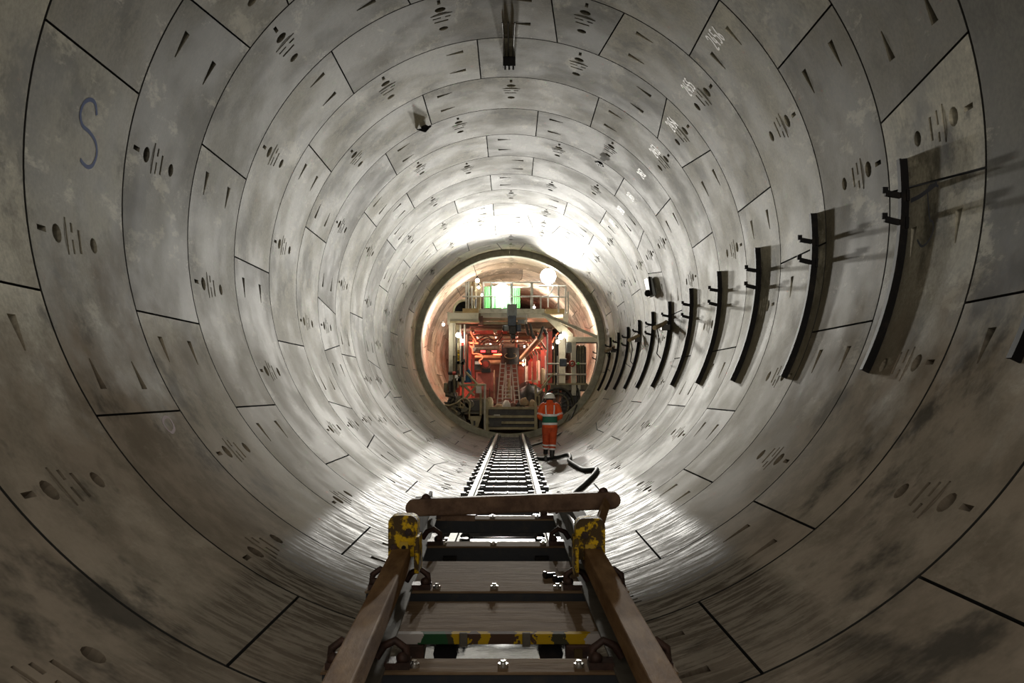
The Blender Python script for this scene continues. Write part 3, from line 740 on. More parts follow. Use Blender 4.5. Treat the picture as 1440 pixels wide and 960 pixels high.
# right platform
gb('side_platform', 775, 540, 829, 549, YF - .2, .9, 'olive', bevel=.02); gb('side_platform_lip', 770, 538.5, 826, 541, YF - .3, .2, 'creamdirty')
for y in (511.3, 526.3): gt('platform_rail', [(769, y, YF - .3), (825, y, YF - .3)], .035, 'alu')
for x in (781, 784, 769.5): gt('platform_post', [(x, 470 if x < 784 else 500, YF - .28), (x, 541, YF - .28)], .03, 'dark' if x == 781 else 'white')
gb('platform_leg', 804, 541, 810, 556, YF - .25, .2, 'cream'); gb('platform_leg', 812.5, 541, 816.5, 556, YF - .25, .15, 'cream'); gb('platform_brace', 815, 547.5, 830, 550, YF - .3, .1, 'dark')
for x0, y0, x1, y1 in ((753, 541, 755, 606), (758, 556, 759, 590), (762, 545, 778, 525), (755, 556, 768, 540), (767, 541, 768, 560)):
    gt('stair_rail', [(x0, y0, 36.0), (x1, y1, 36.2)], .04, 'creamdirty')
gb('right_underframe', 758, 575, 800, 606, 37.2, 1.0, 'dark'); gb('right_wheel_box', 790, 549, 816, 585, 37.0, .8, 'dark')
# ---- things on and in the gantry
def lamp_flood(name, x, y, Y, label, power, tgt, ang):
    c = P(x, y, Y); r_ = empty(name, tuple(c), label, 'floodlight')
    MB().box(c.x - .26, c.x + .26, Y + .10, Y + .26, c.z - .22, c.z + .22).build('housing', M['grey'], r_, bevel=.02)
    MB().sphere((c.x, Y + .12, c.z), .30, 18, 10).build('lens', M['lamp'], r_)  # globe larger than the lens, its glare built into the shape
    MB().bar(c + Vector((0, .18, -.22)), Vector((c.x, Y + .18, P(0, 436, Y).z if y > 395 else c.z - 1.2)), .05, .05).build('stand', M['white'], r_)
    light('flood_beam', 'SPOT', c + Vector((0, -.26, 0)), power, (1, .97, .89), .22, c + Vector(tgt), ang, 1.0, r_)
    light('flood_core', 'SPOT', c + Vector((0, -.26, 0)), CORE, (1, .97, .89), .2, Vector((0, 8, 3.3)), 25, 1.0, r_)
lamp_flood('floodlight', 706, 409, YF + .1, 'blazing white floodlight on deck railing before green netting', FLOOD, (-.3, -10, -.25), 54)
lamp_flood('floodlight', 771, 388, YF + .2, 'blazing white floodlight raised above right end of deck', FLOOD, (-.2, -10, -.8), 54)
def bulb(x, y, Y, label, r=.09, p=0, col=(1, .86, .66)):
    c = P(x, y, Y); b = empty('work_lamp', tuple(c), label, 'lamp', 'small bare lamps on the gantry')
    MB().sphere(c, r, 10, 6).build('globe', M['bulb'], b); MB().cyl(c + Vector((0, .02, r * .8)), c + Vector((0, .02, r + .1)), .035, 8).build('holder', M['dark'], b)
    if p: light('lamp_glow', 'POINT', c + Vector((0, -.14, 0)), p, col, .08, parent=b)
bulb(644.5, 471, 36.3, 'upper small lamp glowing beside left portal column', .10, WALLB)
bulb(650, 479, 36.3, 'lower small lamp glowing beside left portal column', .07, 0)
bulb(789, 473.5, 36.5, 'upper small lamp glowing under right gusset plate', .10, WALLB)
bulb(784.3, 480.5, 36.5, 'lower small lamp glowing under right gusset plate', .07, 0)
bulb(671.3, 394.5, 36.4, 'small round lamp topping cable bundle on deck left', .08, 0)
bulb(673, 404, 36.4, 'tiny lamp low on cable bundle on deck left', .05, 0)
bulb(771, 494.5, 40, 'small lamp on far right red column', .08, 0)
bulb(776, 488.5, 38.5, 'small lamp high on near right red column', .06, 25)
bulb(736, 512.5, 46, 'small lamp deep inside gantry above white tank', .05, 25)
# red lamps inside
for j, (x, Y, z) in enumerate(((-1.6, 40.5, 3.9), (1.2, 42.5, 3.8), (-.6, 48, 3.7), (.6, 53, 3.4))):
    b = empty('red_lamp', (x, Y, z), 'red lamp under gantry roof, %s of four inside' % ('nearest left', 'nearest right', 'third', 'deepest')[j], 'lamp', 'red lamps under the roof')
    MB().cyl((x - .25, Y, z), (x + .25, Y, z), .035, 8).build('tube', M['redtube'], b)
    MB().box(x - .28, x + .28, Y - .03, Y + .03, z + .03, z + .07).build('housing', M['dark'], b)
    light('red_glow', 'POINT', (x, Y - .2, z - .15), RED, (1, .22, .12), .12, parent=b)
for j, (x, Y, z) in enumerate(((-.9, 44, 4.0), (.7, 46, 4.0))):
    b = empty('tube_lamp', (x, Y, z), 'white tube lamp under gantry roof on the %s' % ('left', 'right')[j], 'lamp', 'white tube lamps under the roof')
    MB().cyl((x, Y - .5, z), (x, Y + .5, z), .03, 8).build('tube', M['bulb'], b); MB().box(x - .04, x + .04, Y - .55, Y + .55, z + .03, z + .07).build('housing', M['dark'], b)
    light('tube_glow', 'POINT', (x, Y, z - .15), 60, (1, .80, .58), .15, parent=b)
rp = [P(x, y, 37.6) for x, y in ((662, 466), (663, 470), (669.5, 481), (666, 482), (665.5, 478), (665.5, 488), (662, 486), (664, 491), (665, 497), (670, 497), (677, 499), (678, 504), (674, 507), (677, 512))]
MB().tube(spline([tuple(p) for p in rp], 4), .02, 6).build('rope_light', M['redtube'], label='glowing red-orange rope light dangling inside gantry left', cat='rope light')
rp = [P(x, y, 38.4) for x, y in ((785, 468), (780, 474), (777, 480), (773, 486), (774, 480), (772, 489), (768, 493))]
MB().tube(spline([tuple(p) for p in rp], 4), .02, 6).build('rope_light', M['redtube'], label='glowing red-orange rope light strung along right columns', cat='rope light')
# hoist
c = P(720, 455, 36.3); h = empty('chain_hoist', tuple(c), 'blue-black chain hoist with motor hanging from deck centre', 'hoist')
gb('trolley_box', 713, 427, 727, 444, 36.4, .3, 'grey', h, .02)
gb('frame_block', 714, 444, 726, 458, 36.2, .35, 'bluegrey', h, .02); gb('motor', 708, 457, 716, 465, 36.2, .3, 'grey', h, .04); gb('motor_cap', 706.5, 457.5, 709, 465, 36.15, .35, 'dark', h, .03)
gb('gear_case', 726, 456, 733, 466, 36.2, .35, 'bluegrey', h, .04); gb('brake_case', 716, 458, 726, 470, 36.15, .3, 'dark', h, .03)
gb('hook_block', 718, 470, 725, 476.5, 36.2, .2, 'dark', h, .03); gt('hook', [(720, 477, 36.3), (718.5, 480, 36.3), (721, 482, 36.3), (723.5, 479.5, 36.3)], .03, 'dark', h)
gb('control_arm', 727, 443.5, 740, 446, 36.2, .1, 'white', h); gb('control_box', 728, 449, 738, 455, 36.25, .15, 'grey', h, .02); gt('chain', [(740, 442, 36.2), (740, 455, 36.2)], .03, 'white', h)
for j, pts in enumerate((((739, 455), (742, 468), (744, 471)), ((745, 455), (748, 470), (752, 476)), ((764, 459), (759, 473), (757, 477)), ((765, 463), (769, 470)))):
    MB().tube([P(x, y, 37.3) for x, y in pts], .06, 8).build('hanging_strap', M['dark'], label='black strap hanging under the deck right of hoist, %s from left' % ('first', 'second', 'third', 'fourth')[j], cat='strap', group='straps under the deck')
# green netting behind the railing
gn = empty('green_netting', tuple(P(706, 433, YF + .6)), 'bright green netting hung behind the deck railing', 'netting')
for x0, x1 in ((681.5, 690), (692, 718.5), (721, 731)):
    a, b = P(x0, 402 + (x0 == 681.5) * 1, YF + .6), P(x1, 433, YF + .6); nn = 10; mb = MB(); vs = []
    for q in range(nn + 1):
        x = a.x + (b.x - a.x) * q / nn; dy = .03 * sin(q * 2.3); vs += [(x, YF + .6 + dy, a.z), (x, YF + .6 + dy, b.z), (x, YF + .63 + dy, b.z), (x, YF + .63 + dy, a.z)]
    mb.add(vs, [(4 * q + e, 4 * q + 4 + e, 4 * q + 4 + (e + 1) % 4, 4 * q + (e + 1) % 4) for q in range(nn) for e in range(4)] + [(0, 1, 2, 3), tuple(4 * nn + e for e in (3, 2, 1, 0))]); mb.build('net_panel', M['green'], gn)
# cable bundle, planks and duct on deck left
cb = empty('cable_bundle', tuple(P(662, 434, YF + .3)), 'tangle of tan and dark cables standing on deck left', 'cables')
rnd = random.Random(3)
for j in range(14):
    x = 656 + rnd.random() * 14; pts = [P(x + rnd.uniform(-2, 2), 434 - q * 9.4, YF + .3 + rnd.random() * .2) for q in range(5)]
    MB().tube(spline([tuple(p) for p in pts], 3), .03 + .02 * rnd.random(), 6).build('cable', M[('dark', 'tan', 'brass', 'creamdirty')[j % 4]], cb)
gb('mounting_post', 670.5, 398, 676, 446, YF + .1, .2, 'tan', cb)
MB().box(*pbox(650.5, 433.5, 673, 439.5, YF - .1, .5)).build('timber_box', M['ply'], label='tan timber plank box on left end of gantry girder', cat='box')
MB().box(*pbox(767, 434, 794, 441.5, YF + .1, .4)).build('toe_board', M['ply'], label='yellow plywood board at right foot of deck railing', cat='board')
dm = empty('air_duct', tuple(P(647, 437, 37.2)), 'dark round ventilation duct mouth above left girder', 'duct')
c = P(653, 437, 37.4); mb = MB(); n = 28
ro, ri = .47, .40
mb.loft([[c + Vector((ro * cos(2 * pi * k / n), 0, ro * sin(2 * pi * k / n))) for k in range(n)], [c + Vector((ri * cos(2 * pi * k / n), 0, ri * sin(2 * pi * k / n))) for k in range(n)], [c + Vector((ri * cos(2 * pi * k / n), 6, ri * sin(2 * pi * k / n))) for k in range(n)]], True, False); mb.build('mouth_ring', M['creamdirty'], dm)
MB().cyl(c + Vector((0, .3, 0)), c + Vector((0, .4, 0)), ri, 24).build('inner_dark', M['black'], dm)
# inside of the portal
dc = empty('extract_drum', tuple(P(718, 512, 39)), 'black round extraction drum hanging in middle of gantry', 'drum')
a, b = P(718, 489, 39), P(718, 512, 39)
MB().cyl(b, a, .36, 18).build('drum_body', M['dark'], dc); MB().tube([P(718, 500, 38.6) + Vector((.24 * cos(t), .1 * sin(t), .12 * sin(t))) for t in [2 * pi * k / 12 for k in range(12)]], .02, 6, closed=True).build('rim', M['brass'], dc)
for x in (706.5, 729.5): gb('drum_hanger', x - 1, 484, x + 1, 512, 38.9, .1, 'dark', dc)
a, b = P(666, 490, 39.2), P(700, 488, 40.5); MB().tube([a + (b - a) * q / 16 for q in range(17)], [.12 + .025 * (q % 2) for q in range(17)], 12).build('flexible_duct', M['gloss'], label='ribbed silver flexible duct under roof on left', cat='duct')
lb = empty('signal_bar', tuple(P(687, 494, 38.7)), 'dark bar with two glowing red signal lights', 'signal light')
gb('bar', 674, 492, 700, 497, 38.8, .1, 'dark', lb); gb('red_light', 676, 492.6, 682.5, 495, 38.74, .06, 'redled', lb); gb('red_light', 691.5, 492.6, 698.5, 495, 38.74, .06, 'redled', lb); gb('spacer', 684, 492.3, 689, 496, 38.75, .05, 'tan', lb)
for j, (y, r, lab) in enumerate(((501.5, .075, 'upper'), (509, .10, 'lower'))):
    MB().tube([P(668 + j * 16, y, 41), P(704, y, 41)], r, 10).build('service_pipe', M['brass'], label='%s tan horizontal pipe inside the gantry left' % lab, cat='pipe')
rb = empty('red_cabinet', tuple(P(681, 550, 40)), 'plain dull red cabinet standing inside gantry left', 'cabinet')
gb('cabinet_body', 669.5, 523.5, 693, 550, 40, .8, 'pinkbox', rb, .02); gb('cabinet_door', 671, 525, 691.5, 548, 39.96, .05, 'pinkbox', rb, .01)
pm = empty('red_pump', tuple(P(683, 521, 40)), 'dark red round pump on top of red cabinet', 'pump')
a = P(683, 512, 39.8); MB().cyl(a, a + Vector((0, .5, 0)), .20, 14).build('pump_body', M['redbrown'], pm); MB().cyl(a + Vector((0, -.05, 0)), a, .13, 12).build('cover', M['red'], pm); gb('base', 677, 517.5, 690, 523.5, 39.9, .5, 'dark', pm)
bg = MB(); bg.loft([[P(655 + dx, 517 + q * 5.2, 36.6) + Vector((w * cos(t), .08 * sin(t), 0)) for t in [2 * pi * k / 10 for k in range(10)]] for q, (dx, w) in enumerate(((3, .03), (3.4, .10), (4, .11), (3.5, .13), (2, .14)))]); bg.build('blue_bag', M['blue'], label='blue cloth bag hanging beside left portal column', cat='bag')
def ladder(x0, x1, y0, y1, Y, lean, label, rungs=7):
    a = P(x0, y1, Y); l = empty('ladder', tuple(a), label, 'ladder', 'ladders leaning inside the gantry')
    for x in (x0, x1): MB().bar(P(x, y1, Y), P(x + lean, y0, Y + .5), .05, .07, (0, 1, 0)).build('stile', M['alu'], l)
    for j in range(rungs):
        t = (j + .7) / rungs; y = y1 + (y0 - y1) * t; yy = Y + .5 * t; MB().cyl(P(x0 + lean * t, y, yy), P(x1 + lean * t, y, yy), .022, 6).build('rung', M['alu'], l)
ladder(699, 706, 510, 570, 38.2, 5, 'tall aluminium ladder leaning left of extraction drum', 10)
ladder(711, 717, 513, 560, 38.6, 1, 'narrow aluminium ladder standing below extraction drum', 8)
ladder(731, 724, 510, 566, 38.3, -5, 'aluminium ladder leaning right of extraction drum', 9)
ladder(706.5, 719.5, 543, 563, 37.6, 0, 'short wide ladder frame on the gantry floor', 4)
MB().tube([P(715.5, 533, 38), P(715.5, 560, 38)], .05, 8).build('standing_pipe', M['brass'], label='tan pipe standing behind the short ladder frame', cat='pipe')
for j, (x, y0, y1, Y, r, m_, lab) in enumerate(((743.5, 513, 536, 44, .17, 'white', 'white upright tank inside gantry right'), (757, 505, 535, 43, .12, 'white', 'white slim cylinder with valve beside red column'), (772.5, 494, 527, 39, .10, 'white', 'white cylinder hung near front right column'), (752, 520, 538, 41.5, .13, 'tan', 'tan gas bottle beside white tank'), (763, 516, 540, 39.5, .10, 'tan', 'tan gas bottle between red columns'))):
    tk = empty('gas_cylinder', tuple(P(x, y1, Y)), lab, 'cylinder', 'upright cylinders inside the gantry')
    b, a = P(x, y1, Y), P(x, y0, Y); mb = MB(); H = a.z - b.z
    mb.loft([[Vector((b.x + rr * cos(t), Y + rr * sin(t), b.z + hh * H)) for t in [2 * pi * k / 12 for k in range(12)]] for hh, rr in ((0, r), (.82, r), (.92, r * .6), (.95, r * .3))]); mb.build('shell', M[m_], tk)
    MB().cyl((b.x, Y, b.z + .95 * H), (b.x, Y, a.z), r * .25, 8).build('valve', M['dark'], tk)
for j, (x, y0, y1) in enumerate(((745, 508, 534), (752, 500, 534), (763, 492, 536))):
    gb('red_panel', x - 2.4, y0, x + 2.4, y1, 42 - j, .2, 'red')
a, b = P(760, 474, 38.5), P(734, 504, 45); MB().tube([a, b], .14, 10).build('sloping_pipe', M['brass'], label='thick tan pipe sloping away under the gantry roof', cat='pipe')
for j in range(4):
    x = -1.5 + j * .9; MB().tube([(x, 38.3, 4.28), (x + .05, 56, 4.2)], .06 + .02 * (j % 2), 8).build('roof_pipe', M['brass' if j % 2 else 'redbrown'], gan)
# roof bracing, conduits and hung cables inside the portal
for j in range(7):
    Y = 38.6 + j * 1.9; x0, x1 = 1.0 - .05 * j, 1.55 - .08 * j
    MB().bar((x0, Y, 4.3), (x1, Y + .9, 3.55), .06, .06).build('roof_brace', M['brownroof'], gan)
    MB().tube(spline([(-1.9 + .05 * j, Y, 4.2), (-1.6, Y + .1, 3.75 - .1 * (j % 3)), (-1.0, Y + .2, 4.1), (-.6, Y + .1, 3.9), (-.3, Y, 4.25)], 4), .03, 6).build('slung_cable', M['dark' if j % 2 else 'redbrown'], gan)
for j, (x, y0, y1, Y, w, m_) in enumerate(((735, 515, 545, 50, 2.5, 'redbrown'), (739, 505, 540, 47, 1.2, 'white'), (748, 508, 538, 44, 1.4, 'brass'), (756, 498, 540, 41, 1.5, 'tan'), (760, 505, 538, 40.5, 1.0, 'dark'), (767, 500, 535, 39.5, 1.3, 'white'), (779.5, 478, 540, 38, 1.2, 'tan'), (663, 505, 545, 39, 1.6, 'redbrown'), (695, 520, 560, 41, 1.6, 'tan'), (699, 530, 565, 40, 1.2, 'dark'))):
    gb('conduit', x - w / 2, y0, x + w / 2, y1, Y, .1, m_)
for j, (y, Y, m_) in enumerate(((459, 37.6, 'brownroof'), (463, 38.6, 'creamdirty'), (472, 40, 'brownroof'), (477, 41.2, 'redbrown'), (482, 42.4, 'brownroof'))):
    gb('roof_channel', 660, y - 1.2, 762, y + .6, Y, .12, m_)
gb('valve_bank', 667, 507, 676, 520, 39.6, .3, 'dark'); gb('valve_face', 668, 508, 675, 512, 39.55, .06, 'alu'); gb('side_cabinet', 729, 515, 737, 548, 43, .5, 'redbrown')
# spoil heap, sacks and clutter on the gantry floor
rnd = random.Random(11)
def lump(name, x, y, Y, rx, rz, m_, label, cat, group=None, seed=0):
    q = random.Random(seed); c = P(x, y, Y); rings = []
    for i in range(6):
        a = -pi / 2 * .2 + pi / 2 * 1.2 * i / 5; rr = max(cos(a), .08)
        rings.append([c + Vector((rx * rr * cos(2 * pi * k / 9) * (1 + .25 * q.uniform(-1, 1)), rx * .7 * rr * sin(2 * pi * k / 9), rz * (sin(a) + .15 * q.uniform(-1, 1)))) for k in range(9)])
    MB().loft(rings).build(name, M[m_], label=label, cat=cat, group=group)
lump('spoil_heap', 747, 562, 38.8, .56, .62, 'dark', 'dark heap of spoil in middle of gantry floor', 'heap', None, 1)
lump('spoil_heap', 738, 555, 40.2, .4, .5, 'rustdark', 'smaller reddish heap behind the dark spoil heap', 'heap', None, 2)
for j, (x, y, rx, rz, m_, lab) in enumerate(((712, 571, .19, .22, 'white', 'pale crumpled sack below the short ladder'), (749, 571, .17, .25, 'tan', 'tan sack at right end of step frame'), (737, 567, .19, .22, 'tan', 'tan sack leaning on dark spoil heap'), (721, 570, .15, .15, 'redbrown', 'flat reddish bundle beside the pale sack'), (729, 571, .17, .13, 'dark', 'flat dark bundle on front of gantry floor'), (702, 571, .17, .10, 'tan', 'flat tan bundle near left of gantry floor'))):
    lump('sack', x, y, 37.0 + .1 * j, rx, rz, m_, lab, 'sack', 'sacks and bundles on the gantry floor', j + 5)
gw = empty('greased_drum', tuple(P(689, 575, 37)), 'olive drum with domed top behind left walkway post', 'drum')
b = P(688.5, 576, 37); mb = MB(); mb.loft([[Vector((b.x + r * cos(t), 37 + r * sin(t), b.z + z)) for t in [2 * pi * k / 14 for k in range(14)]] for z, r in ((0, .15), (.35, .15), (.36, .13), (.45, .11), (.5, .04))]); mb.build('drum_shell', M['creamdirty'], gw); MB().cyl(b + Vector((0, 0, .5)), b + Vector((0, 0, .85)), .012, 6).build('rod', M['dark'], gw)
# left machinery
mc = empty('hydraulic_unit', tuple(P(636, 575, 36.4)), 'oily olive and black hydraulic machinery at left foot of gantry', 'machine')
for x0, y0, x1, y1, m_ in ((624, 538, 629, 552, 'olive'), (630, 535, 634.5, 553, 'dark'), (635, 533, 640, 553, 'dark'), (626, 551, 643, 558, 'olive'), (634, 556, 650, 575, 'olive'), (630, 560, 634, 566, 'dark'), (641, 568, 652, 584, 'dark')):
    gb('block', x0, y0, x1, y1, 36.3 + (x0 % 3) * .1, .4, m_, mc, .04)
for x, y, r in ((644, 566, .22), (652, 572, .2), (660, 568, .16), (643, 578, .16)):
    a = P(x, y, 36.3); MB().cyl(a, a + Vector((0, .4, 0)), r, 14).build('motor', M['olive'], mc)
for j in range(9):
    x = 634 + rnd.random() * 26; y = 552 + rnd.random() * 22; pts = [(x, y, 36.2), (x + rnd.uniform(-8, 8), y + 6, 36.0), (x + rnd.uniform(-12, 12), y + rnd.uniform(0, 16), 36.2)]
    MB().tube(spline([tuple(P(*p)) for p in pts], 4), .03, 6).build('hydraulic_hose', M['creamdirty' if j % 3 == 0 else 'rubber'], mc)
pc = empty('pipe_cluster', tuple(P(646, 540, 36.4)), 'cluster of vertical pipes and hoses beside left portal column', 'pipes')
for j, (x, y0, y1, m_, r) in enumerate(((642, 470, 548, 'dark', .035), (644, 482, 545, 'creamdirty', .03), (647.5, 456, 540, 'alu', .035), (653.5, 456, 535, 'alu', .035), (650, 486, 545, 'dark', .05), (645, 492, 510, 'yellow', .05), (639, 500, 560, 'olive', .06), (657, 470, 520, 'redbrown', .05))):
    MB().tube([P(x, y0, 36.5), P(x, y1, 36.5)], r, 8).build('pipe', M[m_], pc)
for j in range(16):
    x = 641 + rnd.random() * 13; y = 507 + rnd.random() * 28; a = P(x, y, 36.35); MB().box(a.x - .05, a.x + .05, a.y, a.y + .1, a.z - .06, a.z + .06).build('valve_block', M[('dark', 'creamdirty', 'dark', 'alu')[j % 4]], pc)
a = P(634.5, 524.5, 36.3); sw = empty('warning_horn', tuple(a), 'small green and red horn on left portal column', 'horn')
MB().cyl(a + Vector((-.12, 0, 0)), a + Vector((.05, 0, 0)), .06, 10).build('horn_body', M['dark'], sw); MB().cyl(a + Vector((.05, 0, 0)), a + Vector((.18, 0, 0)), .07, 10).build('red_cap', M['red'], sw)
gt('looped_hose', [(622, 569, 36.1), (632, 570, 35.9), (643, 566, 35.9), (650, 560, 35.9), (656, 560, 35.9), (661, 566, 35.9), (660, 580, 35.9), (660, 590, 35.9)], .03, 'creamdirty', mc)
# right: electrics, cable reel, hanging cables
for (x0, y0, x1, y1, m_, nm, lab, cat) in ((796.5, 481.5, 804, 496, 'grey', 'switch_box', 'grey switch box under the side arm', 'box'), (787, 504, 797, 515, 'bluegrey', 'junction_box', 'blue-black junction box on right platform railing', 'box')):
    e_ = empty(nm, tuple(P((x0 + x1) / 2, y1, YF - .4)), lab, cat); gb('box_body', x0, y0, x1, y1, YF - .45, .2, m_, e_, .02); gb('box_lid', x0 + .8, y0 + .8, x1 - .8, y1 - .8, YF - .48, .04, m_, e_, .01)
a = P(804.5, 511, YF - .5); vw = empty('valve_wheel', tuple(a), 'red hand wheel on right platform railing', 'valve'); MB().tube([a + Vector((.10 * cos(t), 0, .10 * sin(t))) for t in [2 * pi * k / 12 for k in range(12)]], .03, 6, closed=True).build('rim', M['red'], vw); MB().cyl(a + Vector((0, -.03, 0)), a + Vector((0, .2, 0)), .035, 8).build('hub', M['redbrown'], vw); MB().bar(a + Vector((-.1, 0, 0)), a + Vector((.1, 0, 0)), .02, .03).build('spoke', M['red'], vw)
MB().cyl(P(811.5, 511, YF - .45), P(814.5, 511, YF - .45), .055, 10).build('green_coupling', M['green'], label='small green coupling beside the red hand wheel', cat='coupling')
hc = empty('hung_cables', tuple(P(817, 538, YF - .1)), 'bundle of olive and black cables hung behind right platform', 'cables')
for j in range(9):
    x = 811.5 + j * 1.3; pts = [P(x + .8, 540, YF), P(x, 515, YF), P(x - .2, 495, YF), P(x + .8, 486 + (j % 3), YF + .1), P(x + 1.4, 496, YF + .2), P(x + 1, 538, YF + .2)]
    MB().tube(spline([tuple(p) for p in pts], 4), .035, 6).build('cable', M['rubber' if j % 3 == 2 or j == 0 else 'olive'], hc)
cr = empty('cable_reel', tuple(P(785, 595, 36)), 'large black cable reel standing behind the worker', 'cable reel')
c = P(785, 570, 36.1)
for dy in (0, .35):
    MB().tube([c + Vector((.60 * cos(t), dy, .66 * sin(t))) for t in [2 * pi * k / 28 for k in range(28)]], .045, 8, closed=True).build('flange_ring', M['dark'], cr)
for k in range(6):
    t = pi * k / 6; MB().bar(c + Vector((.6 * cos(t), .02, .64 * sin(t))), c - Vector((.6 * cos(t), -.02, .64 * sin(t))), .035, .035, (0, 1, 0)).build('spoke', M['dark'], cr)
for q in range(4): MB().tube([c + Vector(((.40 + .04 * (q % 2)) * cos(t), .06 + .07 * q, (.44 + .04 * (q % 2)) * sin(t))) for t in [2 * pi * k / 24 for k in range(24)]], .035, 6, closed=True).build('cable_turn', M['rubber' if q % 2 else 'olive'], cr)
MB().cyl(c + Vector((0, -.05, 0)), c + Vector((0, .45, 0)), .12, 12).build('hub', M['olive'], cr)
gt('reel_tail', [(770, 590, 35.6), (782, 600, 35.5), (793, 594, 35.5), (800, 582, 35.6)], .03, 'olive', cr)
gt('reel_tail', [(768, 596, 35.5), (782, 604, 35.4), (795, 598, 35.4), (803, 585, 35.6)], .025, 'rubber', cr)
gb('reel_stand', 770, 590, 800, 600, 36.15, .3, 'dark', cr)
# lamps added at the gantry flanks and above the deck to brighten the lining
for x, y, Y, p, lab in ((-2.75, 4.6, 39.2, FLANK, 'added fill lamp on left flank of gantry behind column'), (2.35, 4.5, 39.2, FLANK, 'added fill lamp on right flank of gantry behind platform'), (-1.2, 6.0, 41, FLANK * .9, 'added fill lamp above gantry deck behind railing'), (1.2, 6.0, 47, FLANK * 1.3, 'added fill lamp deep above gantry deck')):
    b = empty('lining_fill_lamp', (x, Y, y), lab, 'lamp')
    MB().sphere((x, Y, y), .06, 8, 5).build('globe', M['bulb'], b); MB().cyl((x, Y, y + .05), (x, Y, y + .16), .03, 8).build('holder', M['dark'], b)
    light('lining_fill_glow', 'POINT', (x, Y - .1, y - .1), p, (1, .86, .74), .1, parent=b)

# two added fill lights behind the camera, brightening the worker and near rings
for x, z, lab in ((-1.3, 4.6, 'left'), (1.4, 4.6, 'right')):
    b = empty('rear_fill_light', (x, -3.0, z), 'added fill light behind the camera on the ' + lab, 'floodlight')
    MB().box(x - .2, x + .2, -3.2, -3.06, z - .15, z + .15).build('housing', M['grey'], b, bevel=.02); MB().box(x - .17, x + .17, -3.06, -3.03, z - .12, z + .12).build('lens', M['bulb'], b)
    MB().bar((x, -3.13, z - .15), (x, -3.13, R - math.sqrt(R * R - x * x)), .05, .05).build('stand', M['white'], b)
    light('rear_fill_beam', 'SPOT', (x, -3.0, z), REAR, (1, .90, .76), .2, (x * .2, 30, 2.2), 34, 1.0, b)

# ------------------------------------------------------------------ worker walking away
YW = 23.6
pc0 = P(773, 646, YW); px_ = pc0.x; gz = .145
man = empty('person', (px_, YW, gz), 'worker in orange hi-vis suit and white helmet walking away along track', 'person')
S_ = YW / F
def X_(x): return CX + (x - VX) * S_
def Z_(y): return CZ - (y - VY) * S_
def ell(xc, yc, z, rx, ry, n=16, tilt=0): return [Vector((xc + rx * cos(2 * pi * k / n), yc + ry * sin(2 * pi * k / n), z + tilt * cos(2 * pi * k / n))) for k in range(n)]
xb = X_(773.2)
# continuous body: skeleton with skin modifier
J = {'pel': (xb, YW, Z_(601)), 'bel': (xb, YW, Z_(592)), 'che': (xb, YW + .02, Z_(576)), 'nk': (xb, YW + .03, Z_(566)), 'hd': (xb, YW + .06, Z_(560)), 'top': (xb, YW + .06, Z_(556)),
     'ls': (X_(764), YW + .02, Z_(570)), 'le': (X_(759), YW + .0, Z_(585)), 'lw': (X_(764), YW + .24, Z_(590)), 'rs': (X_(782.5), YW + .02, Z_(570)), 're': (X_(787.5), YW + .0, Z_(585)), 'rw': (X_(783), YW + .24, Z_(590)),
     'lh': (X_(769), YW, Z_(604)), 'lk': (X_(768), YW + .03, Z_(622)), 'la': (X_(767.5), YW + .10, Z_(638)), 'lf': (X_(767), YW + .24, Z_(640.5)),
     'rh': (X_(777.5), YW, Z_(604)), 'rk': (X_(777), YW - .03, Z_(623)), 'ra': (X_(776), YW - .08, Z_(641.5)), 'rf': (X_(777.5), YW + .08, Z_(644))}
rad = dict(pel=.125, bel=.115, che=.13, nk=.055, hd=.088, top=.07, ls=.062, le=.042, lw=.03, rs=.062, re=.042, rw=.03, lh=.085, lk=.055, la=.038, lf=.036, rh=.085, rk=.055, ra=.038, rf=.036)
E_ = [('pel', 'bel'), ('bel', 'che'), ('che', 'nk'), ('nk', 'hd'), ('hd', 'top'), ('che', 'ls'), ('ls', 'le'), ('le', 'lw'), ('che', 'rs'), ('rs', 're'), ('re', 'rw'), ('pel', 'lh'), ('lh', 'lk'), ('lk', 'la'), ('la', 'lf'), ('pel', 'rh'), ('rh', 'rk'), ('rk', 'ra'), ('ra', 'rf')]
def skin_mesh(name, J, E_, rad, root, m, parent):
    ks = list(J); me = bpy.data.meshes.new(name); me.from_pydata([J[k] for k in ks], [(ks.index(a), ks.index(b)) for a, b in E_], [])
    o = bpy.data.objects.new(name, me); COL.objects.link(o); o.modifiers.new('skin', 'SKIN'); sb = o.modifiers.new('sub', 'SUBSURF'); sb.levels = sb.render_levels = 2
    for i, k in enumerate(ks): me.skin_vertices[0].data[i].radius = (rad[k], rad[k]); me.skin_vertices[0].data[i].use_root = (k == root)
    dg = bpy.context.evaluated_depsgraph_get(); dg.update(); nm = bpy.data.meshes.new_from_object(o.evaluated_get(dg)); bpy.data.objects.remove(o)
    nm.materials.clear(); nm.materials.append(m); nm.polygons.foreach_set('use_smooth', [True] * len(nm.polygons))
    w = bpy.data.objects.new(name, nm); COL.objects.link(w); setpar(w, parent); return w
skin_mesh('body', J, E_, rad, 'pel', M['skin'], man)
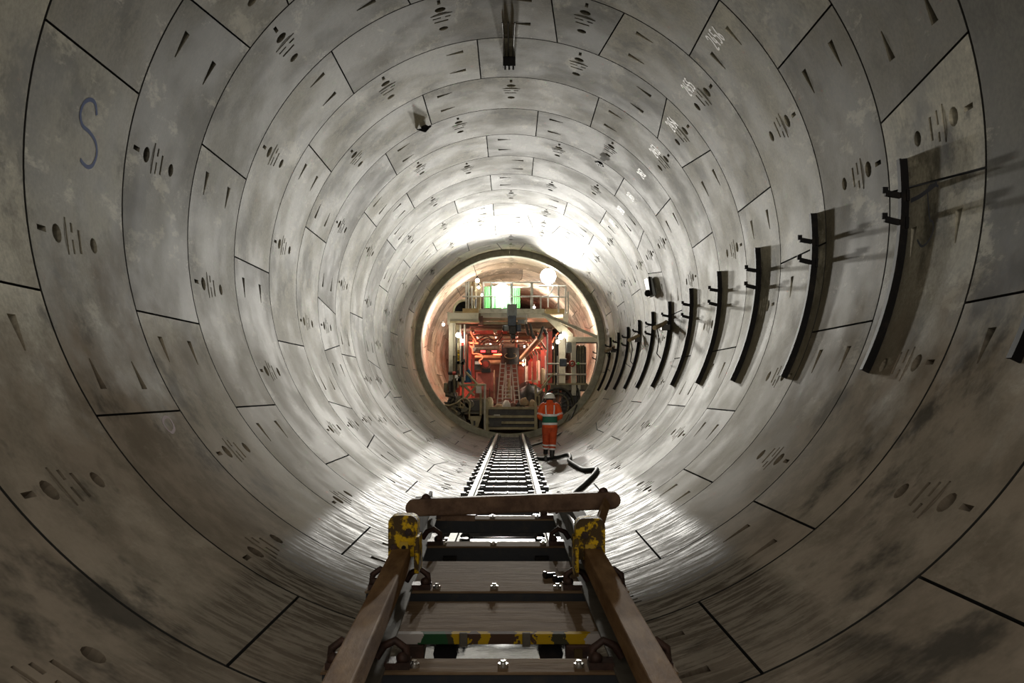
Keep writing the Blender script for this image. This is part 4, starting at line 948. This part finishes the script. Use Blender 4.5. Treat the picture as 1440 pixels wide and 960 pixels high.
# hands with five fingers each, closed in front of the waist
for s, k in ((-1, 'lw'), (1, 'rw')):
    w = Vector(J[k]); HJ = {'w': w, 'p': w + Vector((-s * .035, .07, .0))}; HE = [('w', 'p')]; HR = {'w': .026, 'p': .036}
    for f in range(4):
        b0 = w + Vector((-s * .04, .09, .026 - .018 * f)); ln = (.032, .037, .034, .026)[f]
        HJ['a%d' % f] = b0; HJ['b%d' % f] = b0 + Vector((-s * ln, .02, -.004)); HJ['c%d' % f] = b0 + Vector((-s * (ln + .022), -.008, -.008)); HE += [('p', 'a%d' % f), ('a%d' % f, 'b%d' % f), ('b%d' % f, 'c%d' % f)]
        for q in 'abc': HR[q + str(f)] = .0085
    HJ['t'] = w + Vector((-s * .02, .045, .045)); HJ['u'] = w + Vector((-s * .055, .07, .055)); HE += [('w', 't'), ('t', 'u')]; HR['t'] = .011; HR['u'] = .009
    skin_mesh('hand', HJ, HE, HR, 'w', M['skin'], man)
# face (turned away) and hair
hd = Vector(J['hd']) + Vector((0, .0, .0))
MB().sphere(hd + Vector((0, .0, .01)), .098, 14, 9, 1.18).build('head', M['skin'], man)
fc = MB(); fc.tube([hd + Vector((0, .09, .02)), hd + Vector((0, .118, -.02)), hd + Vector((0, .095, -.03))], [.012, .018, .012], 8); fc.build('nose', M['skin'], man)
for s in (-1, 1):
    MB().sphere(hd + Vector((.034 * s, .088, .02)), .012, 8, 5).build('eye', M['refl'], man); MB().sphere(hd + Vector((.098 * s, .0, .0)), .024, 8, 5, 1.4).build('ear', M['skin'], man)
MB().box(hd.x - .025, hd.x + .025, hd.y + .085, hd.y + .094, hd.z - .062, hd.z - .052).build('mouth', M['pinkbox'], man)
MB().loft([ell(hd.x, hd.y - .012, hd.z + z, r, r) for z, r in ((-.075, .070), (-.03, .098), (.02, .104), (.05, .10))]).build('hair', M['hair'], man)
hz = Z_(559.5)
hm = MB(); hm.loft([ell(hd.x, hd.y, hz + z, rx, rx * 1.16, 20) for z, rx in ((0, .128), (.03, .127), (.07, .115), (.10, .088), (.12, .05), (.126, .01))]); ho = hm.build('helmet', M['helmet'], man)
b_ = MB(); b_.loft([ell(hd.x, hd.y + .012, hz + z, r, r * 1.2, 20) for z, r in ((-.008, .145), (.006, .15), (.012, .125))]); b_.build('helmet_brim', M['helmet'], man)
MB().tube([Vector((hd.x, hd.y - .146 + .00 * k, hz + .012 + .0)) + Vector((0, .026 * k * .35, .026 * k)) for k in range(5)], .008, 6).build('helmet_ridge', M['helmet'], man)
# jacket with sleeves, panel and tape
def torso(y):   # half width, half depth, centre depth at picture height y
    t = [(563, .062, .06), (565.5, .085, .075), (567.5, .145, .10), (570, .19, .115), (575, .195, .135), (582, .185, .14), (590, .182, .14), (597, .186, .142), (601, .19, .145)]
    for (a, b) in zip(t, t[1:]):
        if a[0] <= y <= b[0]: u = (y - a[0]) / (b[0] - a[0]); return a[1] + (b[1] - a[1]) * u, a[2] + (b[2] - a[2]) * u
    return t[-1][1:] if y > 600 else t[0][1:]
def band(name, y0, y1, m_, grow=.0, n=5):
    MB().loft([ell(xb, YW + .015, Z_(y0 + (y1 - y0) * i / n), torso(y0 + (y1 - y0) * i / n)[0] + grow, torso(y0 + (y1 - y0) * i / n)[1] + grow, 20) for i in range(n + 1)]).build(name, M[m_], man)
band('jacket', 563, 601, 'hivis', 0, 16); band('waist_panel', 585, 594.2, 'vest', .006); band('tape', 582, 585.2, 'refl', .008, 2); band('tape', 594, 597, 'refl', .008, 2)
MB().loft([ell(xb, YW + .03, Z_(y), r, r, 14) for y, r in ((566, .088), (563, .078), (561.5, .076))]).build('collar', M['hivis'], man)
for s, a, b, c in ((-1, 'ls', 'le', 'lw'), (1, 'rs', 're', 'rw')):
    A, B, C_ = Vector(J[a]), Vector(J[b]), Vector(J[c])
    MB().tube(spline([tuple(A + Vector((-s * .05, 0, .01))), tuple(A + Vector((s * .01, 0, -.02))), tuple((A + B) / 2 + Vector((s * .012, 0, 0))), tuple(B), tuple((B + C_) / 2), tuple(C_)], 3), [.06, .078, .082, .083, .082, .08, .078, .076, .074, .073, .07, .066, .062, .058, .054, .05], 12).build('sleeve', M['hivis'], man)
    t = (B - A).normalized(); p = A + (B - A) * .80 + Vector((s * .006, 0, 0)); MB().tube([p - t * .024, p + t * .024], .082, 14).build('sleeve_tape', M['refl'], man)
    sx = xb + s * .105   # vertical tape over shoulder
    MB().tube([Vector((sx + s * .0, YW - .108, Z_(569.5))), Vector((sx, YW - .127, Z_(575))), Vector((sx - s * .01, YW - .128, Z_(582.5)))], .017, 6).build('shoulder_tape', M['refl'], man)
MB().loft([ell(xb, YW + .012, Z_(y), rx, ry, 18) for y, rx, ry in ((598, .178, .13), (602, .176, .13), (606, .165, .12), (609, .13, .10))]).build('trouser_seat', M['hivis2'], man)
# trousers, tape and boots
for s, h, k, a, ft in ((-1, 'lh', 'lk', 'la', 'lf'), (1, 'rh', 'rk', 'ra', 'rf')):
    H, K_, A, T = (Vector(J[q]) for q in (h, k, a, ft)); off = 9.0 if s > 0 else 7.2
    top = Vector((xb + s * .085, YW + .01, Z_(599)))
    A2 = K_ + (A - K_) * .52
    MB().tube(spline([tuple(top), tuple(top + (K_ - top) * .3), tuple(top + (K_ - top) * .65), tuple(K_), tuple(A2)], 3), [.108, .11, .11, .108, .104, .10, .096, .092, .09, .088, .086, .084, .082], 12).build('trouser_leg', M['hivis2'], man)
    for u in (.18, .46):
        p = K_ + (A - K_) * u; t = (A - K_).normalized(); MB().tube([p - t * .02, p + t * .02], .0885, 12).build('trouser_tape', M['refl'], man)
    B0 = K_ + (A - K_) * .42
    foot_z = .0
    MB().tube(spline([tuple(B0), tuple(A2 + (A - A2) * .5), tuple(A)], 3), [.068, .066, .063, .06, .058, .058, .06], 12).build('boot_shaft', M['boot'], man)
    bz = R - math.sqrt(R * R - A.x ** 2)
    MB().loft([[Vector((A.x + .048 * w_ * cos(t), A.y - .07 + .30 * u, bz + .035 + max(0, hh) * (.5 + .5 * sin(t)) + .03 * sin(t))) for t in [2 * pi * q / 10 for q in range(10)]] for u, w_, hh in ((0, .7, .05), (.1, 1, .07), (.4, 1, .06), (.75, 1.1, .03), (.95, .9, .015), (1, .5, .0))]).build('boot', M['boot'], man)
